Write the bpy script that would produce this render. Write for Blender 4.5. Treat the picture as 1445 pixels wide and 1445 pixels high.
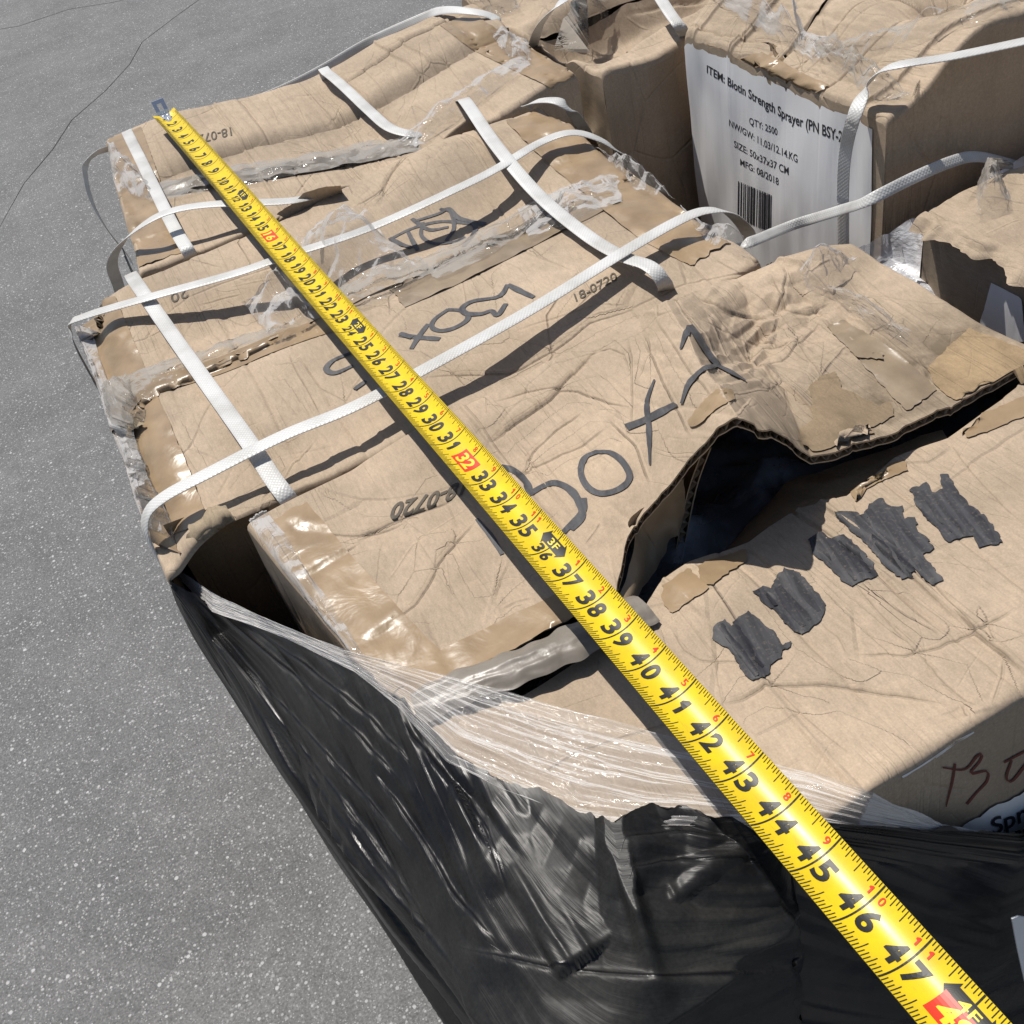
import bpy, bmesh, math, random
import numpy as np
from mathutils import Vector, Matrix, geometry
from mathutils.bvhtree import BVHTree

random.seed(7); np.random.seed(7)
S = bpy.context.scene
for o in list(bpy.data.objects): bpy.data.objects.remove(o)
COL = S.collection
HS = 0.95            # height of the box tops above the asphalt (metres)

# ------------------------------------------------------------------ camera
TH, PH, RO, FPX = 0.8342, -0.2564, -0.2725, 1541.07      # tilt, yaw, roll, focal length (1445 px wide picture)
def _rx(a): return np.array([[1,0,0],[0,math.cos(a),-math.sin(a)],[0,math.sin(a),math.cos(a)]])
def _rz(a): return np.array([[math.cos(a),-math.sin(a),0],[math.sin(a),math.cos(a),0],[0,0,1]])
RC = _rz(PH) @ _rx(TH) @ _rz(RO)
CP = np.array([.4162, -.9566, .4683])                    # relative to the plane of the box tops
cam = bpy.data.cameras.new('camera'); camo = bpy.data.objects.new('camera', cam); COL.objects.link(camo)
cam.sensor_width = 36; cam.sensor_fit = 'HORIZONTAL'; cam.lens = 36*FPX/1445; cam.clip_start = .02; cam.clip_end = 500
M = Matrix([list(RC[i]) + [CP[i] + (HS if i == 2 else 0)] for i in range(3)] + [[0,0,0,1]])
camo.matrix_world = M; S.camera = camo

# ------------------------------------------------------------------ light
SUN_EL, SUN_AZ = math.radians(66), math.radians(17)      # sun beyond the pallet, a little to the -X side
L = Vector((-math.sin(SUN_AZ)*math.cos(SUN_EL), math.cos(SUN_AZ)*math.cos(SUN_EL), math.sin(SUN_EL)))
W = bpy.data.worlds.new('World'); S.world = W; W.use_nodes = True
nt = W.node_tree; bg = nt.nodes['Background']
sky = nt.nodes.new('ShaderNodeTexSky'); sky.sky_type = 'NISHITA'; sky.sun_disc = False
sky.sun_elevation = SUN_EL; sky.sun_rotation = -SUN_AZ; sky.altitude = 100; sky.air_density = 1.0; sky.dust_density = 1.5
nt.links.new(sky.outputs[0], bg.inputs[0]); bg.inputs[1].default_value = .075
sun = bpy.data.lights.new('sun', 'SUN'); suno = bpy.data.objects.new('sun', sun); COL.objects.link(suno)
sun.energy = 4.6; sun.angle = math.radians(.53); sun.color = (1, .955, .89)
suno.rotation_euler = L.to_track_quat('Z', 'Y').to_euler(); suno.location = (0, 0, 6)
S.view_settings.view_transform = 'Standard'; S.view_settings.look = 'None'; S.view_settings.gamma = 1
S.view_settings.exposure = 0.10
S.render.engine = 'CYCLES'
S.cycles.transparent_max_bounces = 16; S.cycles.max_bounces = 8

# ------------------------------------------------------------------ pixel -> place
def PX(x, y, z=0.0):
    d = RC @ np.array([(x-722.5)/FPX, -(y-722.5)/FPX, -1.0]); t = (z-CP[2])/d[2]; return CP + d*t
def PY(x, y, yy):
    d = RC @ np.array([(x-722.5)/FPX, -(y-722.5)/FPX, -1.0]); t = (yy-CP[1])/d[1]; return CP + d*t
def PPL(x, y, p0, n):
    d = RC @ np.array([(x-722.5)/FPX, -(y-722.5)/FPX, -1.0]); t = np.dot(p0-CP, n)/np.dot(d, n); return CP + d*t
CROP = {1:(80,80,.346),2:(450,0,.3806),3:(945,0,.346),4:(550,250,.346),5:(900,340,.3772),6:(80,500,.346),7:(500,700,.346),8:(945,750,.346),9:(945,945,.346)}
def T(k, pts):
    a, b, s = CROP[k]; return [(a+x*s, b+y*s) for x, y in pts]

# ------------------------------------------------------------------ noise
def _hash(i, j, seed):
    n = (i.astype(np.int64)*374761393 + j.astype(np.int64)*668265263 + seed*1274126177) & 0x7fffffff
    n = ((n ^ (n >> 13))*1274126177) & 0x7fffffff
    n = ((n ^ (n >> 15))*2246822519) & 0x7fffffff
    return (n % 100003)/100003.0
def vn(x, y, seed=0):
    x = np.asarray(x, float); y = np.asarray(y, float)
    i = np.floor(x); j = np.floor(y); fx = x-i; fy = y-j
    fx = fx*fx*(3-2*fx); fy = fy*fy*(3-2*fy)
    a = _hash(i, j, seed); b = _hash(i+1, j, seed); c = _hash(i, j+1, seed); d = _hash(i+1, j+1, seed)
    return (a*(1-fx)+b*fx)*(1-fy) + (c*(1-fx)+d*fx)*fy - .5
def fbm(x, y, seed=0, n=4):
    r = 0; a = 1
    for k in range(n):
        r = r + a*vn(x*2**k, y*2**k, seed+k*17); a *= .5
    return r
def tri(x, y, seed=0):                       # linear noise on a triangular lattice: flat facets with sharp folds
    x = np.asarray(x, float); y = np.asarray(y, float)
    x2 = x + .35*vn(x*.7, y*.7, seed+5); y2 = y + .35*vn(x*.7+9, y*.7, seed+6)
    s = (x2+y2)*.36602540; u = x2+s; v = y2+s
    i = np.floor(u); j = np.floor(v); fu = u-i; fv = v-j
    a = _hash(i, j, seed); d = _hash(i+1, j+1, seed)
    m = fu > fv
    c = np.where(m, _hash(i+1, j, seed), _hash(i, j+1, seed))
    hi = np.maximum(fu, fv); lo = np.minimum(fu, fv)
    return a*(1-hi) + c*(hi-lo) + d*lo - .5
def ss(a, b, x):
    t = np.clip((np.asarray(x, float)-a)/(b-a), 0, 1); return t*t*(3-2*t)

# ------------------------------------------------------------------ mesh helpers
def link(o, parent=None):
    COL.objects.link(o)
    if parent is not None: o.parent = parent
    return o
def obj(name, V, F, mat, parent=None, smooth=True, uv=None, attrs=None, lift=True):
    """one mesh object; V in the plane-of-tops frame; parent is an Empty or a part hanging under an Empty"""
    V = np.array(V, float).reshape(-1, 3)
    if lift: V[:, 2] += HS
    base = np.zeros(3); p = parent
    while p is not None:
        base = base + np.array(p.location); p = p.parent
    me = bpy.data.meshes.new(name)
    me.from_pydata((V-base).tolist(), [], F if isinstance(F, list) else F.tolist())
    if smooth: me.polygons.foreach_set('use_smooth', [True]*len(me.polygons))
    for m in (mat if isinstance(mat, (list, tuple)) else [mat]): me.materials.append(m)
    if uv is not None:
        l = me.uv_layers.new(name='UVMap'); vi = np.empty(len(me.loops), int); me.loops.foreach_get('vertex_index', vi)
        l.data.foreach_set('uv', np.asarray(uv, float).reshape(-1, 2)[vi].ravel())
    if attrs:
        for k, a in attrs.items():
            at = me.attributes.new(k, 'FLOAT', 'POINT'); at.data.foreach_set('value', np.asarray(a, float).ravel())
    me.update()
    o = bpy.data.objects.new(name, me); link(o, parent); return o
def quads(n, m):
    i = np.arange(n-1)[:, None]*m + np.arange(m-1)[None, :]
    return np.stack([i, i+m, i+m+1, i+1], -1).reshape(-1, 4)
def grid(name, V, mat, parent=None, **k):
    n, m = V.shape[:2]; return obj(name, V.reshape(-1, 3), quads(n, m), mat, parent, **k)
def thing(name, label, cat, loc, group=None):
    e = bpy.data.objects.new(name, None); e.empty_display_size = .05; e.location = (loc[0], loc[1], loc[2]+HS); COL.objects.link(e)
    return tag(e, label, cat, group)
def tag(o, label=None, cat=None, group=None, kind=None):
    if label: o['label'] = label
    if cat: o['category'] = cat
    if group: o['group'] = group
    if kind: o['kind'] = kind
    return o
def polyline(pts, n):                         # even resample of a 3-D polyline
    P = np.array(pts, float); d = np.r_[0, np.cumsum(np.linalg.norm(np.diff(P, axis=0), axis=1))]
    t = np.linspace(0, d[-1], n); return np.stack([np.interp(t, d, P[:, k]) for k in range(P.shape[1])], 1)
def catmull(pts, n):
    P = np.array(pts, float); P = np.vstack([2*P[0]-P[1], P, 2*P[-1]-P[-2]]); out = []
    m = len(P)-3; ts = np.linspace(0, m-1e-6, n)
    for t in ts:
        i = int(t); f = t-i; a, b, c, d = P[i:i+4]
        out.append(.5*((2*b)+(c-a)*f+(2*a-5*b+4*c-d)*f*f+(3*b-a-3*c+d)*f**3))
    return polyline(out, n)
def seg_dist(x, y, pl):
    """signed distance of points to a polyline and the share of its length passed"""
    best = np.full(x.shape, 9.0); sg = np.ones(x.shape); par = np.zeros(x.shape)
    n = len(pl)-1
    for k in range(n):
        a = pl[k]; b = pl[k+1]; dx, dy = b[0]-a[0], b[1]-a[1]; l2 = dx*dx+dy*dy+1e-12
        t = np.clip(((x-a[0])*dx+(y-a[1])*dy)/l2, 0, 1)
        ex = x-a[0]-t*dx; ey = y-a[1]-t*dy; d = np.hypot(ex, ey); w = d < best
        best = np.where(w, d, best); sg = np.where(w, np.sign(dx*ey-dy*ex), sg); par = np.where(w, (k+t)/n, par)
    return best, sg, par

# ------------------------------------------------------------------ materials
def mat(name):
    m = bpy.data.materials.new(name); m.use_nodes = True; n = m.node_tree; b = n.nodes['Principled BSDF']; return m, n, b
def N(n, t, **k):
    x = n.nodes.new(t)
    for a, v in k.items():
        if a.startswith('i_'): x.inputs[a[2:].replace('_', ' ')].default_value = v
        else: setattr(x, a, v)
    return x
def ramp(n, pts):
    r = n.nodes.new('ShaderNodeValToRGB'); e = r.color_ramp.elements
    while len(e) < len(pts): e.new(.5)
    for x, (p, c) in zip(e, pts): x.position = p; x.color = (*c, 1) if len(c) == 3 else c
    return r
def mixc(n, fac, a, b, mode='MIX'):
    m = n.nodes.new('ShaderNodeMix'); m.data_type = 'RGBA'; m.blend_type = mode
    for s, v in ((m.inputs['Factor'], fac), (m.inputs['A'], a), (m.inputs['B'], b)):
        if hasattr(v, 'links') or isinstance(v, bpy.types.NodeSocket): n.links.new(v, s)
        else: s.default_value = v if not isinstance(v, tuple) else (*v[:3], 1)
    return m.outputs['Result']
def mth(n, op, a, b=0.5, clamp=False):
    m = n.nodes.new('ShaderNodeMath'); m.operation = op; m.use_clamp = clamp
    for s, v in ((m.inputs[0], a), (m.inputs[1], b)):
        if isinstance(v, bpy.types.NodeSocket): n.links.new(v, s)
        else: s.default_value = v
    return m.outputs[0]
def noise(n, vec, scale, detail=4, rough=.55, dist=0):
    x = n.nodes.new('ShaderNodeTexNoise'); x.inputs['Scale'].default_value = scale; x.inputs['Detail'].default_value = detail
    x.inputs['Roughness'].default_value = rough; x.inputs['Distortion'].default_value = dist
    if vec is not None: n.links.new(vec, x.inputs['Vector'])
    return x.outputs['Fac']
def bump(n, h, strength, dist, prev=None):
    x = n.nodes.new('ShaderNodeBump'); x.inputs['Strength'].default_value = strength; x.inputs['Distance'].default_value = dist
    n.links.new(h, x.inputs['Height'])
    if prev is not None: n.links.new(prev, x.inputs['Normal'])
    return x.outputs['Normal']
def scaled(n, vec, s):
    m = n.nodes.new('ShaderNodeMapping'); m.inputs['Scale'].default_value = s; n.links.new(vec, m.inputs['Vector']); return m.outputs[0]

def cardboard(name, col=(.430,.338,.244), stain=.25, flute=0.0, dirt=0.0, off=0):
    m, n, b = mat(name); tc = N(n, 'ShaderNodeTexCoord'); mp = N(n, 'ShaderNodeMapping'); mp.inputs['Location'].default_value = (off, off*1.7, off*.3)
    n.links.new(tc.outputs['Object'], mp.inputs['Vector']); v = mp.outputs[0]
    big = noise(n, v, 9, 5); fib = noise(n, scaled(n, v, (1, .25, 1)), 420, 3, .7); mid = noise(n, v, 55, 4)
    dk = tuple(c*.80 for c in col); lt = tuple(min(1, c*1.10) for c in col)
    c1 = mixc(n, ramp_out(n, big, .35, .68), dk, lt)
    c2 = mixc(n, mth(n, 'MULTIPLY', ramp_out(n, mid, .45, .7), stain), c1, tuple(c*.72 for c in col))
    c3 = mixc(n, ramp_out(n, fib, .3, .75), tuple_mul(n, c2, .87), tuple_mul(n, c2, 1.10))
    c3 = mixc(n, ramp_out(n, noise(n, v, 900, 2, .6), .35, .7), tuple_mul(n, c3, .90), tuple_mul(n, c3, 1.07))
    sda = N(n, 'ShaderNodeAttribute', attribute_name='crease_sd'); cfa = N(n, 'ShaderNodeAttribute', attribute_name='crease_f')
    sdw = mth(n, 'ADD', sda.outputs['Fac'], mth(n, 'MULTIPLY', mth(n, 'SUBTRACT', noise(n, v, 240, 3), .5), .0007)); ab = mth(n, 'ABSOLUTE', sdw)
    core = mth(n, 'MULTIPLY', ramp_out(n, ab, .00065, .00010), cfa.outputs['Fac'])            # dark crease line: dirt plus crease shadow painted into the colour
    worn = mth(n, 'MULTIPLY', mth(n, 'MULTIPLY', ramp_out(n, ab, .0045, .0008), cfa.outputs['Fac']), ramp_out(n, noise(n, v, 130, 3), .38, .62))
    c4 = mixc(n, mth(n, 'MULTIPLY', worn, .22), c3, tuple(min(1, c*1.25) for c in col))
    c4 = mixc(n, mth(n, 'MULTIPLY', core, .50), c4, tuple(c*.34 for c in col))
    ad = N(n, 'ShaderNodeAttribute', attribute_name='dirt')
    c5 = mixc(n, mth(n, 'MULTIPLY', ad.outputs['Fac'], ramp_out(n, noise(n, v, 40, 5, .7), .25, .62)), c4, (.13,.10,.065))
    n.links.new(c5, b.inputs['Base Color'])
    b.inputs['Roughness'].default_value = .78; b.inputs['Specular IOR Level'].default_value = .28
    nb = bump(n, fib, .16, .0006)
    nb = bump(n, noise(n, v, 75, 4, .6, .3), .10, .0022, nb)
    groove = mth(n, 'MULTIPLY', ramp_out(n, ab, .0016, .0), cfa.outputs['Fac']); ledge = mth(n, 'MULTIPLY', ramp_out(n, sdw, -.0007, .0007), cfa.outputs['Fac'])
    nb = bump(n, mth(n, 'SUBTRACT', mth(n, 'MULTIPLY', ledge, .55), groove), .9, .0014, nb)
    # fine crease network: warped cell borders, broken up by a mask, and straight fluting lines
    wp = N(n, 'ShaderNodeMix'); wp.data_type = 'VECTOR'; wp.inputs['Factor'].default_value = .008
    nv_ = N(n, 'ShaderNodeTexNoise'); nv_.inputs['Scale'].default_value = 16; nv_.inputs['Detail'].default_value = 3; n.links.new(v, nv_.inputs['Vector'])
    n.links.new(v, wp.inputs[4]); n.links.new(nv_.outputs['Color'], wp.inputs[5])
    for sc, lo, st, ds in ((9, .54, .40, .0032), (24, .58, .22, .0015)):
        vo = N(n, 'ShaderNodeTexVoronoi', feature='DISTANCE_TO_EDGE'); vo.inputs['Scale'].default_value = sc; n.links.new(wp.outputs[1], vo.inputs['Vector'])
        ed = ramp_out(n, vo.outputs['Distance'], .0, .018)
        mk = ramp_out(n, noise(n, v, sc*.8, 2), lo-.06, lo+.06)
        hgt = mth(n, 'ADD', mth(n, 'MULTIPLY', mth(n, 'SUBTRACT', ed, 1.0), mk), 1.0)
        nb = bump(n, hgt, st, ds, nb)
    fl_ = noise(n, scaled(n, v, (30, .8, 1)), 1.6, 3, .7)
    ridge = ramp_out(n, mth(n, 'ABSOLUTE', mth(n, 'SUBTRACT', fl_, .5)), .0, .022)
    mk = ramp_out(n, noise(n, v, 7, 2), .46, .58)
    nb = bump(n, mth(n, 'ADD', mth(n, 'MULTIPLY', mth(n, 'SUBTRACT', ridge, 1.0), mk), 1.0), .40, .0016, nb)
    if flute:
        wv = N(n, 'ShaderNodeTexWave', wave_type='BANDS', bands_direction='X'); wv.inputs['Scale'].default_value = flute; wv.inputs['Distortion'].default_value = .6; wv.inputs['Detail'].default_value = 1
        n.links.new(v, wv.inputs['Vector']); nb = bump(n, wv.outputs['Fac'], .22, .002, nb)
    n.links.new(nb, b.inputs['Normal']); return m
def ramp_out(n, s, lo, hi):
    x = n.nodes.new('ShaderNodeMapRange'); x.inputs['From Min'].default_value = lo; x.inputs['From Max'].default_value = hi; x.clamp = True
    n.links.new(s, x.inputs['Value']); return x.outputs[0]
def tuple_mul(n, c, f):
    return mixc(n, 1.0, c, (f, f, f), 'MULTIPLY')

CB_A = cardboard('cardboard_a', flute=28, off=.3)
CB_B = cardboard('cardboard_b', off=3.1)
CB_C = cardboard('cardboard_c', col=(.425,.332,.238), off=6.2)
CB_E = cardboard('cardboard_e', flute=34, off=9.4)
CB_FL = cardboard('cardboard_fluting', col=(.50,.39,.27), off=8)
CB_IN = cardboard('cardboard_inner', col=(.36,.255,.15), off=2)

def simple(name, col, rough=.5, spec=.5, metal=0, nz=0, coat=0):
    m, n, b = mat(name); b.inputs['Base Color'].default_value = (*col, 1); b.inputs['Roughness'].default_value = rough
    b.inputs['Specular IOR Level'].default_value = spec; b.inputs['Metallic'].default_value = metal; b.inputs['Coat Weight'].default_value = coat
    if nz:
        tc = N(n, 'ShaderNodeTexCoord'); f = noise(n, tc.outputs['Object'], nz, 4)
        n.links.new(mixc(n, ramp_out(n, f, .3, .7), tuple(c*.72 for c in col), tuple(min(1, c*1.15) for c in col)), b.inputs['Base Color'])
    return m
def ink(name, lo, hi, rot):
    m, n, b = mat(name); tc = N(n, 'ShaderNodeTexCoord'); mp = N(n, 'ShaderNodeMapping'); mp.inputs['Rotation'].default_value = (0, 0, rot); n.links.new(tc.outputs['Object'], mp.inputs['Vector'])
    f = noise(n, scaled(n, mp.outputs[0], (260, 24, 1)), 1.0, 3, .6); g = noise(n, tc.outputs['Object'], 420, 3, .7)
    c = mixc(n, ramp_out(n, f, .3, .72), lo, hi); c = mixc(n, mth(n, 'MULTIPLY', ramp_out(n, g, .55, .8), .5), c, (.20,.165,.12))
    n.links.new(c, b.inputs['Base Color']); b.inputs['Roughness'].default_value = .6; b.inputs['Specular IOR Level'].default_value = .35
    n.links.new(bump(n, g, .12, .0006), b.inputs['Normal']); return m
INK = ink('marker_ink', (.040,.040,.046), (.090,.090,.095), .3)
INK3 = ink('marker_ink_overlap', (.012,.012,.015), (.040,.040,.046), .25)
INK2 = ink('marker_ink_heavy', (.016,.016,.020), (.058,.058,.064), .25)
STAMP = simple('stamp_ink', (.10,.085,.065), .7, .3, nz=300)
REDINK = simple('red_marker_ink', (.14,.028,.018), .6, .3, nz=120)
BLACKPRINT = simple('black_print', (.018,.018,.016), .45, .4)
REDPRINT = simple('red_print', (.62,.045,.02), .4, .4)
LABELPRINT = simple('label_print', (.03,.03,.035), .6, .3)

def tape_mat(name, col, rough):  # glossy brown tape
    m, n, b = mat(name); tc = N(n, 'ShaderNodeTexCoord'); v = tc.outputs['Object']
    n.links.new(mixc(n, ramp_out(n, noise(n, v, 30, 5), .3, .7), tuple(c*.78 for c in col), tuple(c*1.12 for c in col)), b.inputs['Base Color'])
    r = N(n, 'ShaderNodeMapRange'); n.links.new(noise(n, v, 60, 3), r.inputs['Value']); r.inputs['To Min'].default_value = rough; r.inputs['To Max'].default_value = rough+.25
    n.links.new(r.outputs[0], b.inputs['Roughness']); b.inputs['Specular IOR Level'].default_value = .5
    nb = bump(n, noise(n, v, 32, 3, .55, 1.0), .24, .004); nb = bump(n, noise(n, v, 190, 2), .15, .0012, nb)
    n.links.new(nb, b.inputs['Normal']); return m
PTAPE = tape_mat('packing_tape_brown', (.31,.22,.13), .20)
GTAPE = tape_mat('packing_tape_grey', (.21,.185,.155), .26)
DTAPE = tape_mat('packing_tape_dirty', (.25,.19,.125), .28)

def film(name, haze, col=(.9,.9,.92), rough=.08, bscale=60, bstr=.7, streak=None, fres=1.0, base=None):
    m, n, b = mat(name); tc = N(n, 'ShaderNodeTexCoord'); v = tc.outputs['UV' if streak else 'Object']
    if streak: v = scaled(n, v, streak)
    b.inputs['Base Color'].default_value = (*col, 1); b.inputs['Roughness'].default_value = rough; b.inputs['Specular IOR Level'].default_value = .6
    h = noise(n, v, bscale, 5, .6, .8 if not streak else .2); nb = bump(n, h, bstr, .006)
    n.links.new(nb, b.inputs['Normal'])
    lw = N(n, 'ShaderNodeLayerWeight', i_Blend=.16); n.links.new(nb, lw.inputs['Normal'])
    hz = mth(n, 'MULTIPLY', ramp_out(n, noise(n, v, bscale*.55, 4, .65), .42, .75), haze)
    f = mth(n, 'ADD', mth(n, 'MULTIPLY', lw.outputs['Fresnel'], fres), mth(n, 'ADD', hz, haze*.35 if base is None else base), True)
    tr = N(n, 'ShaderNodeBsdfTransparent'); tr.inputs[0].default_value = (.95,.95,.95,1)
    mx = N(n, 'ShaderNodeMixShader'); n.links.new(f, mx.inputs[0]); n.links.new(tr.outputs[0], mx.inputs[1]); n.links.new(b.outputs[0], mx.inputs[2])
    n.links.new(mx.outputs[0], n.nodes['Material Output'].inputs['Surface']); return m
CLEAR = film('clear_film', .12, (.50,.485,.47), .05, 32, .40, fres=.6)
CLEARB = film('clear_tape_loose', .16, (.36,.33,.29), .09, 26, .40, fres=.6)
STRETCH = film('stretch_film', .11, (.80,.78,.76), .07, 2.2, .55, streak=(2.6, 16, 1), fres=.60, base=.13)
WHITEFILM = film('white_film_bundle', 1.1, (.84,.85,.88), .14, 30, 1.0)

m, n, b = mat('black_wrap'); BLACKWRAP = m
tc = N(n, 'ShaderNodeTexCoord'); v = tc.outputs['UV']; mp_ = N(n, 'ShaderNodeMapping'); mp_.inputs['Rotation'].default_value = (0, 0, math.radians(-25)); n.links.new(v, mp_.inputs['Vector']); vs = scaled(n, mp_.outputs[0], (1.2, 26, 1))
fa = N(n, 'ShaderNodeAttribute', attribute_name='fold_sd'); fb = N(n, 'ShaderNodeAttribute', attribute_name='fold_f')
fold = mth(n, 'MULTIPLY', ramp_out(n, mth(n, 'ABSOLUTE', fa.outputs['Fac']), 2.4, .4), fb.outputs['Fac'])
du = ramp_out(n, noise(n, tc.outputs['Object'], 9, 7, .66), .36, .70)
du = mth(n, 'MULTIPLY', du, mth(n, 'SUBTRACT', 1.0, fold), True)                           # dust colour taken off along folds, painting in their dark shadow lines
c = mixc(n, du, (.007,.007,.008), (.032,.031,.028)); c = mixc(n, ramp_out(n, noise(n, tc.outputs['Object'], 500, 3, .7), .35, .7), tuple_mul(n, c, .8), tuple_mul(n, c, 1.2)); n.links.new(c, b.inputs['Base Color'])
r = N(n, 'ShaderNodeMapRange'); n.links.new(du, r.inputs['Value']); r.inputs['To Min'].default_value = .27; r.inputs['To Max'].default_value = .60; b.inputs['Specular IOR Level'].default_value = .28; n.links.new(r.outputs[0], b.inputs['Roughness'])
nb = bump(n, noise(n, vs, 4, 5, .6, .2), .20, .0030); nb = bump(n, noise(n, tc.outputs['Object'], 16, 3, .5, .6), .10, .004, nb); nb = bump(n, mth(n, 'MULTIPLY', fold, -1.0), .22, .002, nb); n.links.new(nb, b.inputs['Normal'])

m, n, b = mat('strap_woven'); STRAP = m
tc = N(n, 'ShaderNodeTexCoord'); uvv = tc.outputs['UV']
w1 = N(n, 'ShaderNodeTexWave', wave_type='BANDS', bands_direction='DIAGONAL', wave_profile='TRI'); w1.inputs['Scale'].default_value = 190; n.links.new(uvv, w1.inputs['Vector'])
w2 = N(n, 'ShaderNodeTexWave', wave_type='BANDS', bands_direction='DIAGONAL', wave_profile='TRI'); w2.inputs['Scale'].default_value = 190; n.links.new(scaled(n, uvv, (1, -1, 1)), w2.inputs['Vector'])
dm = mth(n, 'MULTIPLY', w1.outputs['Fac'], w2.outputs['Fac'])
dd = noise(n, tc.outputs['Object'], 25, 4)
c = mixc(n, ramp_out(n, dd, .4, .75), (.60,.60,.585), (.42,.41,.385)); c = mixc(n, mth(n, 'MULTIPLY', ramp_out(n, dm, .0, .18), 1.0), tuple_mul(n, c, .86), c)
n.links.new(c, b.inputs['Base Color']); b.inputs['Roughness'].default_value = .42
n.links.new(bump(n, dm, .28, .0008), b.inputs['Normal'])

m, n, b = mat('tape_blade_yellow'); YEL = m
tc = N(n, 'ShaderNodeTexCoord'); f = noise(n, tc.outputs['Object'], 60, 5, .7); g = noise(n, tc.outputs['Object'], 900, 2)
c = mixc(n, ramp_out(n, f, .35, .75), (.76,.555,.010), (.62,.44,.018)); c = mixc(n, mth(n, 'MULTIPLY', ramp_out(n, noise(n, scaled(n, tc.outputs['Object'], (1, .15, 1)), 420, 4, .7), .60, .74), .35), c, (.25,.20,.06)); n.links.new(c, b.inputs['Base Color'])
b.inputs['Specular IOR Level'].default_value = .42
r = N(n, 'ShaderNodeMapRange'); n.links.new(f, r.inputs['Value']); r.inputs['To Min'].default_value = .27; r.inputs['To Max'].default_value = .42; n.links.new(r.outputs[0], b.inputs['Roughness'])
n.links.new(bump(n, g, .05, .0004), b.inputs['Normal'])
CHROME = simple('hook_steel', (.70,.71,.74), .24, .6, .9)
HOLE = simple('blade_back', (.09,.08,.03), .5, .4)
PAPER = None
m, n, b = mat('label_paper'); PAPER = m
tc = N(n, 'ShaderNodeTexCoord'); v = scaled(n, tc.outputs['Object'], (1, 1, .12))
b.inputs['Base Color'].default_value = (.80,.80,.80,1); b.inputs['Roughness'].default_value = .38
n.links.new(mixc(n, ramp_out(n, noise(n, tc.outputs['Object'], 14, 4), .35, .8), (.86,.86,.86), (.78,.78,.78)), b.inputs['Base Color'])
n.links.new(bump(n, noise(n, v, 40, 3), .22, .004), b.inputs['Normal'])
DARKPL = film('dark_plastic', .95, (.26,.27,.29), .14, 22, 1.0, fres=1.5)
WOOD = simple('pallet_wood', (.30,.21,.12), .8, .3, nz=12)

m, n, b = mat('asphalt'); ASPH = m
tc = N(n, 'ShaderNodeTexCoord'); v = tc.outputs['Object']
g1 = noise(n, v, 2.6, 7, .68); g2 = noise(n, v, 260, 3, .7); g3 = noise(n, v, 22, 5, .65)
c = mixc(n, ramp_out(n, g1, .3, .7), (.128,.129,.130), (.196,.196,.195))
c = mixc(n, ramp_out(n, g3, .35, .7), tuple_mul(n, c, .84), c)
c = mixc(n, ramp_out(n, g2, .35, .68), tuple_mul(n, c, .66), tuple_mul(n, c, 1.30))
c = mixc(n, ramp_out(n, noise(n, v, 110, 4, .75), .36, .66), tuple_mul(n, c, .86), tuple_mul(n, c, 1.12))
hh = g2
for sc, thr, cc in ((150, .48, (.40,.40,.40)), (105, .84, (.46,.46,.46)), (200, .38, (.34,.34,.34)), (310, .35, (.30,.30,.30))):
    vo = N(n, 'ShaderNodeTexVoronoi'); vo.inputs['Scale'].default_value = sc; n.links.new(v, vo.inputs['Vector'])
    sx = N(n, 'ShaderNodeSeparateColor'); n.links.new(vo.outputs['Color'], sx.inputs[0])
    cel = ramp_out(n, sx.outputs[0], thr, thr+.02)
    rad = mth(n, 'ADD', mth(n, 'MULTIPLY', sx.outputs[1], .30), .15)
    blob = ramp_out(n, mth(n, 'SUBTRACT', rad, mth(n, 'ADD', vo.outputs['Distance'], mth(n, 'MULTIPLY', noise(n, v, sc*3, 2), .22))), -.10, .03)
    fac = mth(n, 'MULTIPLY', mth(n, 'MULTIPLY', cel, blob), mth(n, 'ADD', mth(n, 'MULTIPLY', sx.outputs[2], .7), .25))
    c = mixc(n, fac, c, cc)
n.links.new(c, b.inputs['Base Color']); b.inputs['Roughness'].default_value = .82; b.inputs['Specular IOR Level'].default_value = .3
n.links.new(bump(n, g3, .3, .004, bump(n, g2, .55, .0025)), b.inputs['Normal'])
CRACKM = simple('crack_dirt', (.15,.148,.144), .9, .2, nz=80)

# ------------------------------------------------------------------ setting: asphalt with two open cracks
zg = -HS
def gp(x, y): p = PX(x, y, zg); return (p[0], p[1])
cr1 = [gp(-60, 52), gp(0, 45), gp(38, 35), gp(90, 15), gp(140, 8), gp(190, -2)]
cr2 = [gp(290, -5), gp(270, 10), gp(205, 55), gp(196, 82), gp(165, 107), gp(152, 128), gp(115, 158), gp(92, 185), gp(80, 215), gp(45, 252), gp(20, 292), gp(-20, 360)]
def ext(pl, far):
    a = np.array(pl[0]); b = np.array(pl[1]); d = (a-b)/np.linalg.norm(a-b); e = np.array(pl[-1]); f = e-np.array(pl[-2]); f = f/np.linalg.norm(f)
    rng = random.Random(3); pre = []; suf = []
    for k in range(12, 0, -1): q = a+d*(far*(k/12)**2)+np.array((-d[1], d[0]))*rng.uniform(-.15, .15); pre.append(tuple(q))
    for k in range(1, 13): q = e+f*(far*(k/12)**2)+np.array((-f[1], f[0]))*rng.uniform(-.15, .15); suf.append(tuple(q))
    return pre+[tuple(p) for p in pl]+suf
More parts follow.
